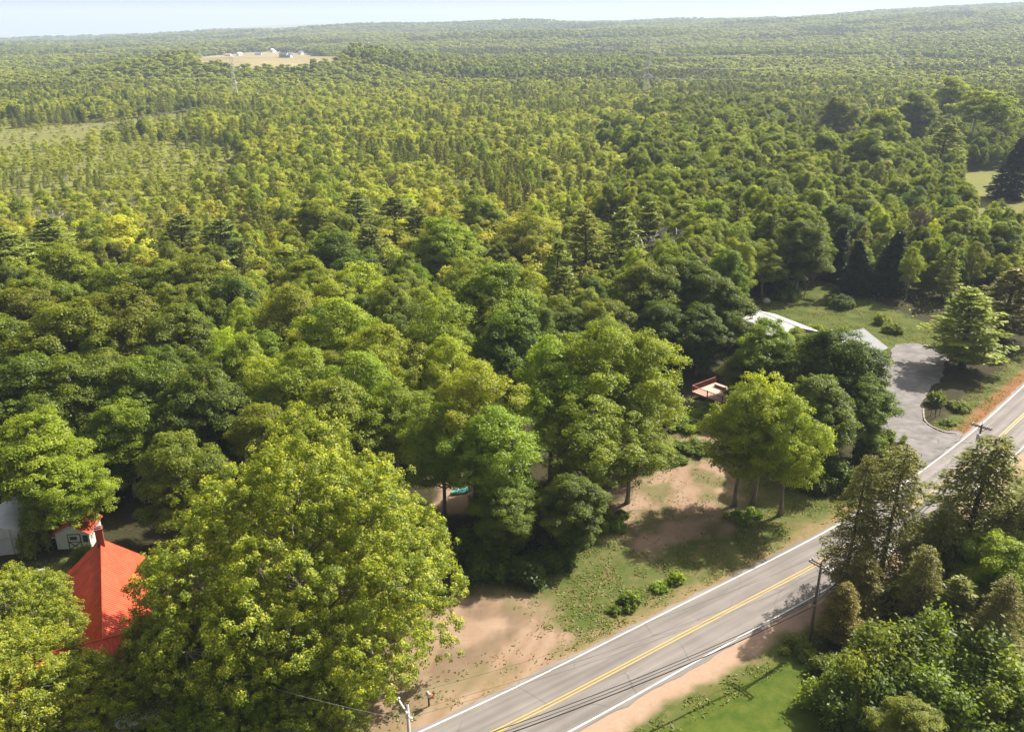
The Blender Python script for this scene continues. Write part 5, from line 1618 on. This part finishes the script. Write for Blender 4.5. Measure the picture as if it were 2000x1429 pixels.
for x in (-.75, .75):
    for yy in (-.35, .35):
        MB().tube([(x, yy, -.1), (x, yy, 2.3)], .045, 6).build('post', 'black_metal', ab)
for yy in (-.35, .35):
    MB().tube([(.75 * math.cos(t), yy, 2.3 + .55 * math.sin(t)) for t in np.linspace(0, math.pi, 9)], .035, 5).build('arch', 'black_metal', ab)
for t in np.linspace(.2, math.pi - .2, 6):
    MB().tube([(.75 * math.cos(t), -.35, 2.3 + .55 * math.sin(t)), (.75 * math.cos(t), .35, 2.3 + .55 * math.sin(t))], .025, 4).build('rung', 'black_metal', ab)

# ------------------------------------------------------------------ shrubs one can point to
for kind, px, py, r_, h_, tone, lab in (
    ('shrub', 1232, 1182, 1.35, 1.7, 'mid', 'rounded green shrub nearest the road on the weedy bank'),
    ('shrub', 1200, 1195, .8, .8, 'mid', 'low weed clump left of the rounded shrub'),
    ('shrub', 1318, 1138, 1.0, 1.5, 'yellow', 'bright green round shrub, right of the low bright one'),
    ('shrub', 1288, 1148, 1.1, .9, 'yellow', 'low bright green shrub beside the round one'),
    ('shrub', 1440, 1015, 1.5, 1.3, 'light', 'leafy plants at the foot of the three bare trunks'),
    ('shrub', 1470, 1005, 1.2, 1.2, 'mid', 'leafy plants right of the foot of the bare trunks'),
    ('shrub', 1200, 1035, 1.3, 1.6, 'light', 'bright shrub at the foot of the single bare trunk'),
    ('shrub', 1212, 1010, 1.0, 1.2, 'yellow', 'small yellow-green shrub beside the single bare trunk'),
    ('bush', 1350, 880, 3.0, 1.7, 'light', 'loose bushes along the upper side of the red earth'),
    ('bush', 1300, 900, 2.6, 1.3, 'light', 'bush at the left of the red earth below the ashes'),
    ('bush', 1385, 810, 3.2, 2.2, 'yellow', 'sunny bush below the deck'),
    ('bush', 1335, 835, 3.0, 1.8, 'yellow', 'sunny bush left of the deck fence'),
    ('bush', 1826, 790, 1.3, 2.9, 'light', 'bright green shrub growing over the black arbor'),
    ('bush', 1870, 800, 1.8, 1.6, 'mid', 'shrub between the arbor and the driveway pine'),
    ('shrub', 1850, 828, 1.2, .9, 'mid', 'low plants in the edged bed beside the road'),
    ('bush', 960, 1110, 3.2, 4.0, 'dark', 'dark shaded thicket left end at the edge of the dirt'),
    ('bush', 1020, 1120, 3.2, 3.6, 'dark', 'dark shaded thicket in the middle of the dirt edge'),
    ('bush', 1075, 1105, 3.0, 3.4, 'dark', 'dark shaded thicket right of the middle thicket'),
    ('bush', 920, 1090, 2.8, 4.2, 'dark', 'dark thicket touching the yellow-tipped maples'),
    ('bush', 1130, 1060, 2.6, 3.6, 'dark', 'dark thicket below the low dark maple'),
    ('bush', 1170, 1025, 2.0, 3.0, 'mid', 'thicket left of the single bare trunk'),
    ('bush', 1640, 950, 3.0, 4.2, 'dark', 'dark thicket under the garage maple'),
    ('bush', 1575, 950, 2.6, 3.0, 'dark', 'dark thicket right of the three bare trunks'),
    ('bush', 1700, 905, 2.4, 4.0, 'mid', 'leafy thicket where the driveway meets the road'),
    ('bush', 1740, 870, 2.0, 3.0, 'mid', 'small thicket at the mouth of the driveway'),
    ('bush', 1540, 585, 2.6, 3.6, 'light', 'round bush behind the white roof'),
    ('bush', 1530, 565, 2.4, 3.6, 'grey', 'greyish bush behind the white roof'),
    ('bush', 1640, 600, 3.0, 3.2, 'dark', 'dark bush at the shaded edge of the meadow'),
    ('bush', 1590, 650, 1.7, 2.2, 'yellow', 'yellowish bush beside the white roofed house'),
    ('bush', 1720, 632, 1.6, 2.6, 'light', 'small sapling in the meadow beyond the garage'),
    ('bush', 1745, 650, 2.0, 2.2, 'mid', 'bush in the meadow beyond the driveway'),
    ('bush', 150, 1055, 1.6, 2.4, 'light', 'bush left of the shed door'),
    ('bush', 65, 1075, 2.2, 4.6, 'light', 'leafy bush between tarp shelter and shed'),
    ('bush', 170, 1095, 1.6, 2.0, 'olive', 'bush behind the red roof ridge'),
    ('bush', 1560, 1270, 1.6, 1.3, 'olive', 'low bushes at the foot of the dark utility pole'),
    ('bush', 1640, 1330, 2.4, 3.0, 'mid', 'bush at the edge of the shaded lawn'),
    ('bush', 1815, 1075, 2.6, 4.4, 'light', 'bright bush under the tall hemlock'),
    ('bush', 1845, 1300, 2.8, 4.2, 'dark', 'dark bush between the lower right maples'),
    ('bush', 1930, 1390, 3.0, 4.2, 'dark', 'dark bush at the bottom right corner'),
    ('bush', 1700, 1420, 2.4, 3.0, 'mid', 'bush at the bottom edge beside the lawn'),
):
    p_ = at(px, py, 0)
    plant(kind, p_.x, p_.y, h_, r_, tone, lab)

# weeds and grass on the open ground: past counting
n = 300000
gx_ = rf.uniform(-62, 110, n * 3); gy_ = rf.uniform(50, 215, n * 3)
pre = fbm(gx_ / 1.8, gy_ / 1.8, 44, 3)
ok = (pre > .36) & (inpoly(gx_, gy_, ROUGH) | inpoly(gx_, gy_, MEADOW) | inpoly(gx_, gy_, YARD) | inpoly(gx_, gy_, MEADOW2) | (segdist(gx_, gy_, CEN[::12]) < 9))
ok &= ~inpoly(gx_, gy_, DRV)
gx_ = gx_[ok]; gy_ = gy_[ok]; pre = pre[ok]
rs_ = roadside(gx_, gy_)
rs_ = np.where(rs_ < 0, -rs_ - 2.2, rs_)
dens = .85 * sstep(.36, .56, pre) * (rs_ > 4.3)
for q in (DIRT1, DIRT2): dens *= np.where(inpoly(gx_, gy_, q), .2, 1)
ok = rf.random(len(gx_)) < dens
gx_ = gx_[ok]; gy_ = gy_[ok]; m_n = len(gx_)
print('weeds', m_n)
nrm = unit(rf.normal(size=(m_n, 3)) * .55 + np.array([0, 0, 1.0]))
sz = rf.uniform(.06, .18, m_n)
me = leafmesh('weeds', np.stack([gx_, gy_, sz * .55 + .03], 1), nrm, sz, sz * .45, .25 + .6 * fbm(gx_ / 4, gy_ / 4, 45, 3) + rf.normal(0, .15, m_n), None, rf.normal(size=(m_n, 3)))
tag(link('weeds', me, 'grass_blade'), 'weeds and rough grass on the verge and bank', None, None, 'stuff')
# ------------------------------------------------------------------ haze
m, nt, N, out = nodes('haze_air')
pv = N('ShaderNodeVolumePrincipled', ins={'Color': (.68, .80, 1.0, 1), 'Density': HAZE, 'Anisotropy': .1})
nt.links.new(pv.outputs[0], out.inputs['Volume'])
hz = MB().box(-17000, 17000, -17000, 17000, -80, 420).build('haze', m)
tag(hz, 'thin pale summer haze over the far woods', None, None, 'stuff')
